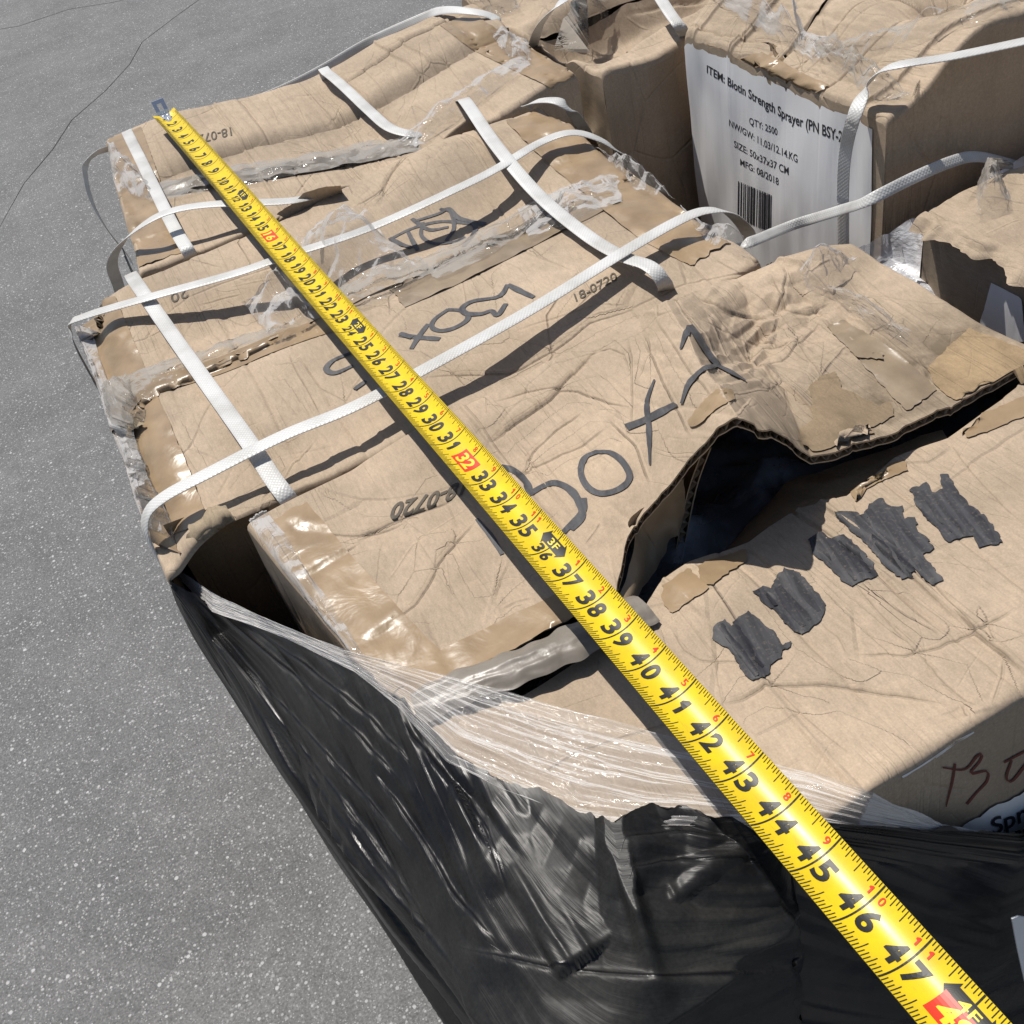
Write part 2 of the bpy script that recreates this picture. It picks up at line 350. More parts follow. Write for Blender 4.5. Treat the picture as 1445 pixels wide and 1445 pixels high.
def crack_sides(pl, w):
    p = polyline([(x, y, 0) for x, y in pl], 700)[:, :2]
    d = np.gradient(p, axis=0); d /= np.linalg.norm(d, axis=1)[:, None]; nn = np.stack([-d[:, 1], d[:, 0]], 1)
    t = np.arange(len(p)); p = p + nn*(fbm(t*.21, t*0, 3)*.035)[:, None]
    ww = w*(1+1.1*fbm(t*.35, t*0+4, 8))[:, None].clip(.25)
    return p-nn*ww, p, p+nn*ww
# a crack comes in from one side of the lot and leaves at the other; rows of quads fill the ground between cracks
def order(pl): return pl if pl[0][0] < pl[-1][0] else pl[::-1]
a1 = order(ext(cr1, 90)); a2 = order(ext(cr2, 90))
s1 = crack_sides(a1, .0036); s2 = crack_sides(a2, .0019)
gv = []; gf = []
def strip(A, B, za, zb):
    k = len(gv); n_ = len(A)
    for i in range(n_): gv.append((A[i][0], A[i][1], za)); gv.append((B[i][0], B[i][1], zb))
    for i in range(n_-1): gf.append((k+2*i, k+2*i+2, k+2*i+3, k+2*i+1))
# s?[0] is the right-hand (near) side when the crack runs to +X, s?[2] the far side
nearE = np.stack([np.linspace(-60, 60, 700), np.full(700, -60.)], 1); farE = np.stack([np.linspace(-120, 120, 700), np.full(700, 150.)], 1)
strip(nearE, s2[0], zg, zg); strip(s2[2], s1[0], zg, zg); strip(s1[2], farE, zg, zg)
ground = obj('ground', gv, gf, ASPH, smooth=False); tag(ground, 'grey sunlit asphalt with pale aggregate specks', kind='structure')
for s_ in (s1, s2):
    gv.clear(); gf.clear(); strip(s_[0], s_[1], zg, zg-.005); strip(s_[1], s_[2], zg-.005, zg)
    ck = obj('crack', gv, gf, CRACKM, parent=ground, smooth=False)

# ------------------------------------------------------------------ boxes
BVH = {}
def drape(key, x, y, default=0.0):
    z = np.full(np.shape(x), default, float); f = z.ravel(); xs = np.ravel(x); ys = np.ravel(y)
    trees = [BVH[k] for k in (key if isinstance(key, (list, tuple)) else [key])]
    for i in range(len(f)):
        best = None
        for t in trees:
            h = t.ray_cast(Vector((xs[i], ys[i], .5)), Vector((0, 0, -1)), .75)
            if h[0] is not None and (best is None or h[0].z > best): best = h[0].z
        if best is not None: f[i] = best
    return f.reshape(np.shape(x))

def crumple(x, y, seed, a1=.0030, a2=.0011):
    m_ = ss(-.25, .35, fbm(x*7, y*7, seed+3, 2))
    return a1*1.5*tri(x/.085, y/.085, seed) + a1*.5*tri(x/.036+y/.05, y/.036, seed+7) + a2*1.2*(.25+m_)*tri(x/.019, y/.019, seed+1) + .0012*vn(x/.13, y/.13, seed+2)
def flutes(x, y, seed, x0, x1, amp=.0009):
    r_ = random.Random(seed); h = np.zeros_like(x); p = x0
    while p < x1:
        p += r_.uniform(.012, .040); w = r_.uniform(.0011, .0020); a = amp*2.0*r_.choice((-1, 1))*r_.uniform(.35, 1.0)
        sl = r_.uniform(-.04, .04); d = x-(p+(y)*sl+.003*vn(y/.05, y*0+p*9, seed))
        fade = ss(-.15, .2, vn(y/.11, y*0+p*31, seed+4))
        h += fade*(a*np.exp(-(d/w)**2) + .5*a*np.tanh(d/.004)*np.exp(-np.abs(d)/.02))
    return h
def crease_field(x, y, lst):
    """lst: (plane polyline, depth, lift, width). Folds the sheet softly and keeps the signed distance to the nearest crease,
    from which the material cuts the crease line itself"""
    h = np.zeros_like(x); best = np.full(x.shape, .03); sd = np.full(x.shape, .03); cf = np.zeros_like(x)
    for q, dep, lift, w in lst:
        a = q.min(0)-.035; b_ = q.max(0)+.035; k = (x > a[0]) & (x < b_[0]) & (y > a[1]) & (y < b_[1])
        if not k.any(): continue
        d, sg, par = seg_dist(x[k], y[k], q); f = np.clip(np.minimum(par, 1-par)*6, 0, 1)
        L_ = .010+4*abs(lift)
        h[k] += .42*lift*f*np.tanh(sg*d/.0011)*np.where(sg > 0, 1, .6)*np.maximum(0, 1-d/L_) - .28*dep*f*np.exp(-d/.0016)
        bk = best[k]; m_ = d < bk; bk[m_] = d[m_]; best[k] = bk
        t_ = sd[k]; t_[m_] = (sg*d)[m_]; sd[k] = t_; t_ = cf[k]; t_[m_] = (f*min(1, dep/.0036))[m_]; cf[k] = t_
    return h, np.clip(sd, -.03, .03), cf
def traced(cl):
    out = []
    for pts, dep, lift, w in cl:
        pl = [tuple(PX(a, b_, 0)[:2]) for a, b_ in pts]
        q = polyline([(a, b_, 0) for a, b_ in pl], max(6, int(3*len(pl))))[:, :2]
        jj = np.arange(len(q)); q = q + np.stack([vn(jj*.9, jj*0+q[0, 0]*99, 3), vn(jj*.9, jj*0+q[0, 0]*99, 4)], 1)*.0012
        out.append((q, dep*2.0, lift*1.25, w))
    return out
def rand_creases(seed, x0, x1, y0, y1, cnt):
    r_ = random.Random(seed); out = []
    for i in range(cnt):
        x = r_.uniform(x0, x1); y = r_.uniform(y0, y1); a = r_.uniform(0, 6.28); pts = [(x, y)]
        for k in range(r_.randint(1, 3)):
            a += r_.uniform(-.6, .6); s_ = r_.uniform(.020, .050); x += math.cos(a)*s_; y += math.sin(a)*s_; pts.append((x, y))
        out.append((np.array(pts), r_.uniform(.0008, .0022), r_.choice((-1, 1))*r_.uniform(.0004, .0012), .001))
    return out
def flap_from_edges(E0, E1, nu, nv):
    """ruled sheet between two key polylines of the same length (x, y, z)"""
    E0 = np.array(E0, float); E1 = np.array(E1, float)
    t = np.r_[0, np.cumsum(np.linalg.norm(np.diff(.5*(E0+E1), axis=0), axis=1))]; t /= t[-1]
    u = np.linspace(0, 1, nu); A = np.stack([np.interp(u, t, E0[:, k]) for k in range(3)], 1); B = np.stack([np.interp(u, t, E1[:, k]) for k in range(3)], 1)
    v = np.linspace(0, 1, nv)[None, :, None]
    return A[:, None, :]*(1-v) + B[:, None, :]*v

def round_edges(V, sides, r0, seed):
    """sides: which borders of the sheet are outer box edges: 'u0','u1','v0','v1'"""
    n_, m_ = V.shape[:2]; x, y = V[..., 0], V[..., 1]
    for s in sides:
        e = {'u0': V[0], 'u1': V[-1], 'v0': V[:, 0], 'v1': V[:, -1]}[s]
        ref = {'u0': V[0:1, :, :2], 'u1': V[-1:, :, :2], 'v0': V[:, 0:1, :2], 'v1': V[:, -1:, :2]}[s]
        d = np.linalg.norm(V[..., :2]-ref, axis=-1)
        al = y if s[0] == 'u' else x
        r = r0*(1+1.1*vn(al/.035, al*0+ord(s[1])+seed*3, seed)).clip(.45)
        q = np.clip(1-d/r, 0, 1); V[..., 2] -= r*(1-np.sqrt(np.clip(1-q*q, 0, 1)))
    return V

def wall(name, top, bot_z, mat_, parent, seed, out, bulge=.006, rows=26, bot=None):
    """a wall hanging from the polyline `top` (n,3) down to bot_z; out = outward unit normal (x,y)"""
    n_ = len(top); w = np.linspace(0, 1, rows)**1.3; V = np.zeros((n_, rows, 3)); out = np.array(out, float)
    tl = np.r_[0, np.cumsum(np.linalg.norm(np.diff(top[:, :2], axis=0), axis=1))]
    base = top.copy() if bot is None else bot
    for j, a in enumerate(w):
        z = top[:, 2]*(1-a) + bot_z*a
        k = min(1, a*9); xy = top[:, :2]*(1-a)+base[:, :2]*a
        o = bulge*math.sin(min(1, a*1.1)*math.pi)*np.sin(np.clip(tl/tl[-1], 0, 1)*math.pi) + k*.004*tri(tl/.05, z/.09, seed) + k*.0022*vn(tl/.02, z/.1, seed+1)
        V[:, j, :2] = xy + out*o[:, None]; V[:, j, 2] = z
    return V, grid(name, V, mat_, parent)

def make_box(name, label, corners, mat_, seed, macro=None, cl=(), rc=40, flat=.38, split=.5, nu=460, nv=180, flute_amp=.0009, cat='box', group='top layer of crushed cartons', r0=.0055, cr=(.0030,.0011), step=.002, wallmat=None, dirt=None, gap=.0015, key=None, flx=0, open_near=0.0, taper=0.0):
    FL, FR, NL, NR = [np.array(c, float) for c in corners]
    ctr = (FL+FR+NL+NR)/4
    e = thing(name, label, cat, (ctr[0], ctr[1], -flat), group)
    u = np.linspace(0, 1, nu)[:, None, None]
    x0, x1 = min(FL[0], NL[0]), max(FR[0], NR[0]); y0, y1 = min(NL[1], NR[1]), max(FL[1], FR[1])
    rcs = rand_creases(seed, x0, x1, y0, y1, rc); res = []; vt = []; ft = []; off = 0
    for h in (0, 1):
        a, b_ = (0, split-gap) if h == 0 else (split+gap, 1)
        v = np.linspace(a, b_, nv)[None, :, None]
        V = (FL*(1-u)+FR*u)*(1-v) + (NL*(1-u)+NR*u)*v
        x, y = V[..., 0].copy(), V[..., 1].copy()
        wob = .003*vn(x/.05, y/.05, seed+40); V[..., 0] += wob; V[..., 1] += .003*vn(x/.05, y/.05, seed+41)
        z = crumple(x, y, seed+h*11, *cr) + flutes(x, y, seed+2, x0, x1, flute_amp)
        c1, sd_, cf_ = crease_field(x, y, traced(cl)+rcs); z += c1
        if flx: z += flutes(y+.02*np.sin(x*6), x, seed+5, y0, y1, flx)
        if macro is not None: z += macro(x, y, h)
        z += step*(1 if h == 0 else 0)
        V[..., 2] += z
        V = round_edges(V, ('u0', 'u1', 'v0' if h == 0 else 'v1'), r0, seed)
        at = {'crease_sd': sd_, 'crease_f': cf_}
        if dirt is not None: at['dirt'] = dirt(x, y)
        o = grid('top_flap', V, mat_, e, attrs=at); res.append(V)
        vt.append(V.reshape(-1, 3)); ft.append(quads(nu, nv)+off); off += nu*nv
    BVH[key or name] = BVHTree.FromPolygons(np.vstack(vt).tolist(), np.vstack(ft).tolist())
    V0, V1 = res; wm = wallmat or mat_; walls = {}
    left = np.vstack([V0[0], V1[0]]); right = np.vstack([V0[-1], V1[-1]])
    def nrm(p): d = p[-1, :2]-p[0, :2]; d = d/np.linalg.norm(d); return np.array((d[1], -d[0]))
    walls['left'] = wall('side_panel', left, -flat, wm, e, seed+60, -np.array(nrm(left[::-1])) if nrm(left)[0] > 0 else nrm(left), bot=left+np.array((taper, 0, 0)), bulge=.006 if not taper else .0)[0]
    walls['right'] = wall('side_panel', right, -flat, wm, e, seed+61, nrm(right) if nrm(right)[0] > 0 else -nrm(right))[0]
    far = V0[:, 0]; near = V1[:, -1]
    walls['far'] = wall('side_panel', far, -flat, wm, e, seed+62, (0, 1))[0]
    near = near[int(len(near)*open_near):]
    walls['near'] = wall('side_panel', near, -flat, wm, e, seed+63, (0, -1))[0]
    return e, V0, V1, walls

def dent(x, y, px, py, rx, ry, d, ang=0):
    c = PX(px, py, 0); dx = x-c[0]; dy = y-c[1]
    if ang: ca, sa = math.cos(ang), math.sin(ang); dx, dy = dx*ca+dy*sa, -dx*sa+dy*ca
    return d*np.exp(-((dx/rx)**2+(dy/ry)**2))

# ---- box A: far end of the left column, middle sagging, near flap caved in
CR_A = [(T(1, [(330,400),(370,365),(420,360)]), .001, .001, .0018), (T(1, [(800,345),(870,330),(960,325),(1060,360),(1120,380)]), .0012, .0014, .0018),
 (T(1, [(960,150),(1010,240),(1070,340),(1130,430)]), .001, .0016, .002), (T(1, [(1100,150),(1190,280),(1260,420)]), .001, .0016, .002), (T(1, [(700,220),(760,310),(840,430)]), .0008, .0014, .002),
 (T(2, [(60,300),(160,260),(250,220),(360,170),(430,150),(550,90)]), .003, .0045, .0024), (T(2, [(430,150),(380,190),(380,280),(340,370),(290,460)]), .0014, .0018, .0018),
 (T(2, [(340,370),(400,400),(430,430)]), .001, .001, .0016), (T(2, [(160,240),(210,300),(270,370)]), .001, .002, .002), (T(2, [(60,350),(140,460),(200,560)]), .001, .002, .002), (T(2, [(0,490),(80,510),(160,490),(220,450)]), .0013, .0013, .0018),
 (T(2, [(430,150),(480,260),(540,330),(560,380)]), .001, .0016, .002), (T(2, [(250,350),(330,300),(420,250),(540,230)]), .0009, .0012, .0018), (T(1, [(520,280),(640,300),(690,310)]), .0006, .0008, .0015)]
def plane_pts0(px): return [tuple(PX(a, b_, 0)[:2]) for a, b_ in px]
def macro_A(x, y, h):
    z = dent(x, y, 470, 150, .085, .5, -.016) + dent(x, y, 660, 60, .09, .16, .012) + dent(x, y, 230, 200, .05, .2, .004)
    if h == 1:
        pl = np.array(plane_pts0([(428,266),(500,245),(600,205),(668,160),(690,175),(560,290),(560,380),(440,380),(452,318)])); pl = np.vstack([pl, pl[:1]])
        d_, _, _ = seg_dist(x, y, pl); ins = np.zeros(x.shape, bool)
        for a_, b_ in zip(pl[:-1], pl[1:]):
            c_ = ((a_[1] > y) != (b_[1] > y)) & (x < (b_[0]-a_[0])*(y-a_[1])/(b_[1]-a_[1]+1e-12)+a_[0]); ins ^= c_
        d_ = np.where(ins, d_, -d_)
        z = z - .13*ss(-.003, .014, d_) + dent(x, y, 320, 300, .07, .06, -.01) + dent(x, y, 780, 120, .05, .05, .012)
    else:
        c = .265; z = z - .020*np.exp(-((y-c)/.020)**2)*ss(.42, .5, x)
    return z
boxA, A0, A1, AW = make_box('cardboard_box', 'sagging strapped cardboard box under the metal hook of the tape measure', ((.419,.449,0),(.905,.405,.004),(.392,.072,0),(.889,.098,0)), CB_A, 11, macro_A, CR_A, key='A', rc=34, flute_amp=.0013, dirt=lambda x, y: .5*np.exp(-((y-.265)/.02)**2))

tp = flap_from_edges([PX(390,302,.004), PX(430,275,.014), PX(480,260,.022)], [PX(404,308,-.002), PX(446,306,-.012), PX(490,292,-.020)], 70, 24)
tp[..., 2] += .006*tri(tp[..., 0]/.022, tp[..., 1]/.022, 3)+.002*tri(tp[..., 0]/.008, tp[..., 1]/.008, 4); grid('torn_flap', tp, CB_A, boxA)
# ---- box B: strapped carton in the middle
CR_B = [(T(1, [(560,990),(650,960),(740,935)]), .001, .0014, .0018), (T(1, [(640,1005),(740,1040),(840,990)]), .001, .001, .0016), (T(1, [(565,990),(610,1080),(690,1160)]), .001, .0014, .0018),
 (T(1, [(270,1250),(400,1220),(520,1140),(570,1130)]), .0012, -.0014, .0018), (T(1, [(850,1165),(1000,1080),(1100,1060)]), .0018, .002, .002), (T(1, [(430,860),(500,825),(570,840),(680,860)]), .0012, .0014, .0018),
 (T(6, [(820,590),(830,540),(900,460),(940,390),(1040,290)]), .0014, .0012, .0016), (T(6, [(1150,190),(1200,130),(1240,80)]), .0009, .0009, .0015), (T(6, [(350,510),(400,450),(450,400)]), .001, .001, .0018), (T(6, [(440,260),(520,390),(600,500)]), .0009, .0013, .0024),
 (T(6, [(540,230),(640,400)]), .0007, .001, .0022), (T(6, [(820,60),(980,240)]), .0007, .0013, .0024), (T(6, [(940,0),(1060,230)]), .0007, -.0013, .0024),
 (T(4, [(330,360),(420,450),(500,530)]), .001, .0016, .002), (T(4, [(520,250),(640,350),(760,400)]), .0009, -.0013, .002), (T(4, [(120,800),(300,770),(480,755),(690,650),(830,560),(980,520),(1060,490)]), .0026, .0026, .0022), (T(4, [(420,830),(560,740),(700,690),(850,640),(1000,570)]), .0026, -.0024, .0022),
 (T(4, [(820,550),(850,540),(980,510)]), .001, .001, .0016), (T(2, [(650,735),(690,790),(720,800)]), .0011, .0012, .0018), (T(2, [(720,800),(740,750),(800,700)]), .0011, .0011, .0018), (T(2, [(240,780),(260,720),(330,620),(400,590)]), .0018, .0022, .002),
 (T(2, [(120,790),(240,750),(290,680),(310,620)]), .0012, .002, .002), (T(2, [(330,620),(370,690),(420,740)]), .001, .0014, .0018), (T(2, [(500,470),(560,560),(620,640)]), .0008, .0014, .002), (T(2, [(380,620),(480,560),(560,540)]), .0009, .001, .0016), (T(2, [(840,660),(880,740),(920,800)]), .001, .0012, .002), (T(2, [(700,900),(800,960),(900,1000)]), .0009, .0012, .0018)]
def macro_B(x, y, h):
    z = dent(x, y, 640, 235, .085, .05, .022) + dent(x, y, 330, 440, .12, .06, -.016) + dent(x, y, 350, 650, .10, .05, -.014) + dent(x, y, 780, 490, .16, .035, -.010) + dent(x, y, 700, 300, .13, .05, -.012)
    z = z + dent(x, y, 900, 330, .10, .09, .006) + dent(x, y, 430, 395, .035, .045, -.012) - .02*np.exp(-((x-.328)/.02)**2) - .014*np.exp(-((x-.825)/.02)**2)*vn(y/.05, y*0, 4)
    return z
boxB, B0, B1, BW = make_box('cardboard_box', 'strapped cardboard box marked Box 5, in the middle of the left column', ((.318,.050,0),(.833,.078,0),(.325,-.338,0),(.828,-.322,0)), CB_B, 23, macro_B, CR_B, key='B', open_near=.17, taper=.022, rc=38, dirt=lambda x, y: .45*np.exp(-((y+.135)/.03)**2)*ss(-.1,.3,vn(x/.06,y/.06,3)))

# ------------------------------------------------------------------ casting decals on surfaces
def cast(key, x, y, z0=0.0):
    """points seen through plane point (x, y, z0): where that sight line meets the surface; returns hits and normals"""
    trees = [BVH[k] for k in (key if isinstance(key, (list, tuple)) else [key])]
    xs, ys = np.ravel(x), np.ravel(y); H = np.zeros((len(xs), 3)); Nn = np.zeros((len(xs), 3)); cv = Vector(CP); last = None
    for i in range(len(xs)):
        p = Vector((xs[i], ys[i], z0)); d = (p-cv).normalized(); best = None
        for t in trees:
            h = t.ray_cast(cv, d)
            if h[0] is not None and (best is None or h[3] < best[3]): best = h
        if best is None or best[3] > (p-cv).length*1.6:
            c_ = min((t.find_nearest(p) for t in trees), key=lambda q_: q_[3]); H[i] = c_[0]; Nn[i] = (0, 0, 1)
        else:
            nn = best[1] if best[1].dot(d) < 0 else -best[1]; H[i] = best[0]; Nn[i] = nn
    return H.reshape(np.shape(x)+(3,)), Nn.reshape(np.shape(x)+(3,))
def plane_pts(px, z=0): return [tuple(PX(a, b_, z)[:2]) for a, b_ in px]

def strip_px(name, key, px, width, m_, parent, world=False, off=.0006, wrinkle=.0008, seed=1, ragged=.03, res=.0035, taper=None, label=None):
    pl = catmull([(a, b_, 0) for a, b_ in (px if world else plane_pts(px))], 400); Ln = np.sum(np.linalg.norm(np.diff(pl, axis=0), axis=1))
    n_ = max(6, int(Ln/res)); pl = polyline(pl, n_)[:, :2]; d = np.gradient(pl, axis=0); d /= np.linalg.norm(d, axis=1)[:, None]; nn = np.stack([-d[:, 1], d[:, 0]], 1)
    m2 = max(3, int(width/res)); s_ = np.linspace(-.5, .5, m2); i = np.arange(n_)
    wj = width*(1+ragged*vn(i*.5, i*0, seed)); 
    if taper is not None: wj = wj*np.interp(np.linspace(0, 1, n_), np.linspace(0, 1, len(taper)), taper)
    X = pl[:, None, 0]+nn[:, None, 0]*wj[:, None]*s_[None]; Y = pl[:, None, 1]+nn[:, None, 1]*wj[:, None]*s_[None]
    for e_, sg in ((0, -1), (-1, 1)):
        X[e_] += sg*d[e_, 0]*.003*vn(s_*9, s_*0, seed+2); Y[e_] += sg*d[e_, 1]*.006*vn(s_*9, s_*0, seed+2)
    H, Nn = cast(key, X, Y)
    k = off + wrinkle*np.clip(tri(X/.018, Y/.018, seed)+.15, 0, 1)*2
    V = H+Nn*k[..., None]
    uv = np.stack(np.broadcast_arrays(np.linspace(0, Ln, n_)[:, None], s_[None]*width), -1)
    o = grid(name, V, m_, parent, uv=uv)
    if label: o['label'] = label
    return o
def stroke_px(name, key, px, width, m_, parent, off=.0005, seed=1, smooth_=True, taper=(.8, 1, 1, .8)):
    P3 = [(a, b_, 0) for a, b_ in plane_pts(px)]
    pl = catmull(P3, 300) if smooth_ and len(P3) > 2 else polyline(P3, 300); Ln = np.sum(np.linalg.norm(np.diff(pl, axis=0), axis=1))
    n_ = max(5, int(Ln/.0015)); pl = polyline(pl, n_)[:, :2]; d = np.gradient(pl, axis=0); d /= np.linalg.norm(d, axis=1)[:, None]; nn = np.stack([-d[:, 1], d[:, 0]], 1)
    s_ = np.linspace(-.5, .5, 5); i = np.arange(n_)
    w = width*(1.2 if m_ is INK else 1)*np.interp(np.linspace(0, 1, n_), np.linspace(0, 1, len(taper)), taper)*(1+.25*vn(i*.25, i*0, seed))
    X = pl[:, None, 0]+nn[:, None, 0]*w[:, None]*s_[None]; Y = pl[:, None, 1]+nn[:, None, 1]*w[:, None]*s_[None]
    H, Nn = cast(key, X, Y); return (H+Nn*off)
def strokes(name, key, lst, m_, parent, label=None):
    for i, st in enumerate(lst):
        V = stroke_px('', key, st[0], st[1], m_, parent, off=.0005+.00006*i, seed=i+3, taper=st[2] if len(st) > 2 else (.8, 1, 1, .8))
        grid(name, V, m_, parent)
def poly_px(name, key, px, m_, parent, off=.0006, res=.004, rag=.0008, seed=1, wrinkle=0.0, curl=None, z0=0.0, label=None):
    pl = [tuple(PX(a, b_, z0)[:2]) for a, b_ in px]; pl.append(pl[0])
    Ln = np.sum(np.linalg.norm(np.diff(np.array(pl), axis=0), axis=1)); n_ = max(12, int(Ln/(res*.5)))
    q = polyline([(a, b_, 0) for a, b_ in pl], n_+1)[:-1, :2]; i = np.arange(len(q)); q = q+np.stack([vn(i*.7, i*0, seed), vn(i*.7, i*0, seed+1)], 1)*rag*2
    x0, y0 = q.min(0); x1, y1 = q.max(0); inner = []
    gx, gy = np.meshgrid(np.arange(x0, x1, res), np.arange(y0, y1, res)); d, _, _ = seg_dist(gx, gy, np.vstack([q, q[:1]]))
    for a, b_, c_ in zip(gx.ravel(), gy.ravel(), d.ravel()):
        if c_ > res*.4: inner.append(Vector((a, b_)))
    vs = [Vector(p) for p in q]+inner; n0 = len(q)
    r_ = geometry.delaunay_2d_cdt(vs, [], [list(range(n0))], 1, 1e-7)
    XY = np.array([(p.x, p.y) for p in r_[0]]); F = [list(f) for f in r_[2]]
    H, Nn = cast(key, XY[:, 0], XY[:, 1], z0)
    k = np.full(len(XY), off) + wrinkle*np.clip(tri(XY[:, 0]/.015, XY[:, 1]/.015, seed)+.2, 0, 1)
    V = H+Nn*k[:, None]
    if curl is not None: V[:, 2] += curl(XY[:, 0], XY[:, 1])
    o = obj(name, V, F, m_, parent)
    if label: o['label'] = label
    return o

# ------------------------------------------------------------------ lettering
_tc = {}
def glyphs(s, bold=0.0, sub=2):
    k = (s, bold, sub)
    if k in _tc: return _tc[k]
    if s == '1' and bold > .003:
        V = np.array([(.20,0),(.42,0),(.20,.36),(.42,.36),(.20,.50),(.42,.52),(.24,.70),(.42,.70),(0,.42),(0,.55)]); F = [[0,1,3,2],[2,3,5,4],[4,5,7,6],[8,2,4],[8,4,9],[9,4,6]]
        _tc[k] = (V, F); return V, F
    cu = bpy.data.curves.new('txt', 'FONT'); cu.body = s; cu.offset = bold; cu.resolution_u = 4; cu.size = 1.0
    o = bpy.data.objects.new('txt', cu); COL.objects.link(o); dg = bpy.context.evaluated_depsgraph_get(); dg.update()
    me = bpy.data.meshes.new_from_object(o.evaluated_get(dg)); bm = bmesh.new(); bm.from_mesh(me)
    bmesh.ops.triangulate(bm, faces=bm.faces[:])
    for _ in range(sub):
        ed = [e for e in bm.edges if e.calc_length() > .18]
        if ed: bmesh.ops.subdivide_edges(bm, edges=ed, cuts=1); bmesh.ops.triangulate(bm, faces=bm.faces[:])
    V = np.array([v.co[:2] for v in bm.verts]); F = [[v.index for v in f.verts] for f in bm.faces]
    bm.free(); bpy.data.objects.remove(o); bpy.data.meshes.remove(me); bpy.data.curves.remove(cu)
    _tc[k] = (V, F); return V, F
def text_px(key, s, base, h, up, bold=.012, z0=0.0, off=.0008):
    off = .0018 if key == 'Cfront' else .00018 if key == 'Elabel' else .0006
    """lettering whose baseline follows the pixel polyline `base`, capital height h (px, or (start, end)), up = pixel direction"""
    V, F = glyphs(s, bold); x = (V[:, 0]-V[:, 0].min())/(V[:, 0].max()-V[:, 0].min()); y = V[:, 1]/.70
    B = np.array(base, float); d = np.r_[0, np.cumsum(np.linalg.norm(np.diff(B, axis=0), axis=1))]; d /= d[-1]
    bx = np.interp(x, d, B[:, 0]); by = np.interp(x, d, B[:, 1]); hh = np.interp(x, [0, 1], h if isinstance(h, tuple) else (h, h))
    U = np.array(up, float); U /= np.linalg.norm(U); px = bx+U[0]*hh*y; py = by+U[1]*hh*y
    P3 = np.array([PX(a, b_, z0) for a, b_ in zip(px, py)]); H, Nn = cast(key, P3[:, 0], P3[:, 1], z0)
    return H+Nn*off, F
def text_obj(name, key, items, m_, parent, label=None, z0=0.0):
    for it in items:
        V, F = text_px(key, *it, z0=z0); obj(name, V, F, m_, parent, smooth=False)

# ------------------------------------------------------------------ box C: torn open along its seam, far flap pushed up into a ridge
def K(*p): return PX(*p)
far_k = [np.array((.391,-.356,0)), K(560,622,0), K(700,548,0), K(800,498,.004), K(850,472,.008), K(900,446,.016), K(938,420,.036), K(985,408,.018), K(1040,395,.0), K(1100,378,.0), K(1150,362,.004), np.array((.886,-.358,0))]
tear_k = [np.array((.425,-.552,0)), K(700,925,0), K(830,862,0), K(872,832,.002), K(893,740,.016), K(962,662,.050), K(1040,588,.086), K(1085,608,.058), K(1145,643,.016), K(1230,622,.010), K(1342,578,.004), np.array((.898,-.536,0))]
CR_C0 = [(T(6, [(900,650),(1000,720),(1150,745),(1270,740),(1445,680)]), .0020, .0026, .0018), (T(6, [(960,940),(1000,910),(1130,850),(1240,765)]), .0018, .0020, .0018), (T(7, [(0,190),(150,110),(300,60),(420,10)]), .0020, .0026, .0018),
 (T(7, [(0,615),(130,545),(250,440),(350,270),(500,90)]), .0018, .0022, .0017), (T(7, [(590,450),(650,420),(720,405)]), .0012, .001, .0016), (T(7, [(560,420),(590,330),(630,260)]), .001, .001, .0016), (T(7, [(230,130),(350,330),(480,500)]), .0008, .0016, .0028), (T(7, [(0,280),(100,450),(240,640)]), .0008, .0016, .0028), (T(7, [(400,180),(480,300),(570,410)]), .0008, .0014, .0025),
 (T(4, [(410,935),(480,910),(560,880),(640,870),(760,870),(900,910),(985,920)]), .0020, .0026, .0018), (T(4, [(390,1095),(520,1000),(640,920),(720,840),(830,720),(870,690)]), .0022, .0040, .0024), (T(4, [(970,650),(990,740),(990,830),(985,1010)]), .0022, .0026, .002),
 (T(4, [(540,1190),(580,1100),(680,1010),(790,940)]), .0018, .002, .0018), (T(4, [(490,1225),(590,1160),(700,1105),(790,1060),(890,990)]), .0018, .0018, .0016), (T(4, [(880,960),(940,1010),(1000,1070),(1060,1240)]), .0018, .002, .0018), (T(4, [(830,710),(900,700),(960,720),(975,790)]), .0016, .0018, .0018),
 (T(4, [(1050,640),(1065,700),(1010,830)]), .0016, .0018, .0018), (T(4, [(1030,650),(1120,830),(1230,1060)]), .0016, .0024, .0024), (T(4, [(1080,560),(1130,640),(1230,780),(1340,920)]), .001, .0018, .0022), (T(4, [(1170,500),(1290,620),(1400,800)]), .0014, .0022, .0022), (T(4, [(280,960),(390,890),(400,1000)]), .0012, .0012, .0018), (T(4, [(300,1100),(420,1180),(560,1200)]), .001, .001, .0016),
 (T(5, [(60,230),(130,200),(230,330),(330,500)]), .0016, .0020, .002), (T(5, [(250,240),(330,380),(470,520),(600,650)]), .0016, .0026, .0022), (T(5, [(210,205),(330,260),(420,280),(500,290)]), .004, .006, .0026), (T(5, [(400,370),(500,380),(590,380)]), .0025, .0030, .0022), (T(5, [(430,450),(540,440),(620,360),(690,300)]), .0020, .0024, .002), (T(5, [(380,290),(410,380),(470,460),(600,660)]), .0018, .0030, .0022),
 (T(5, [(500,190),(560,280),(640,280),(720,250)]), .003, .0045, .0026), (T(5, [(590,370),(660,470),(690,520)]), .0012, .0014, .0018), (T(5, [(780,170),(900,260),(1010,390)]), .0014, .0018, .002), (T(5, [(900,230),(1060,330),(1190,400)]), .0008, .0010, .0022), (T(5, [(1040,430),(1110,540),(1180,600)]), .0012, .0014, .0018), (T(5, [(1200,590),(1290,520),(1445,440)]), .0008, .0010, .002)]
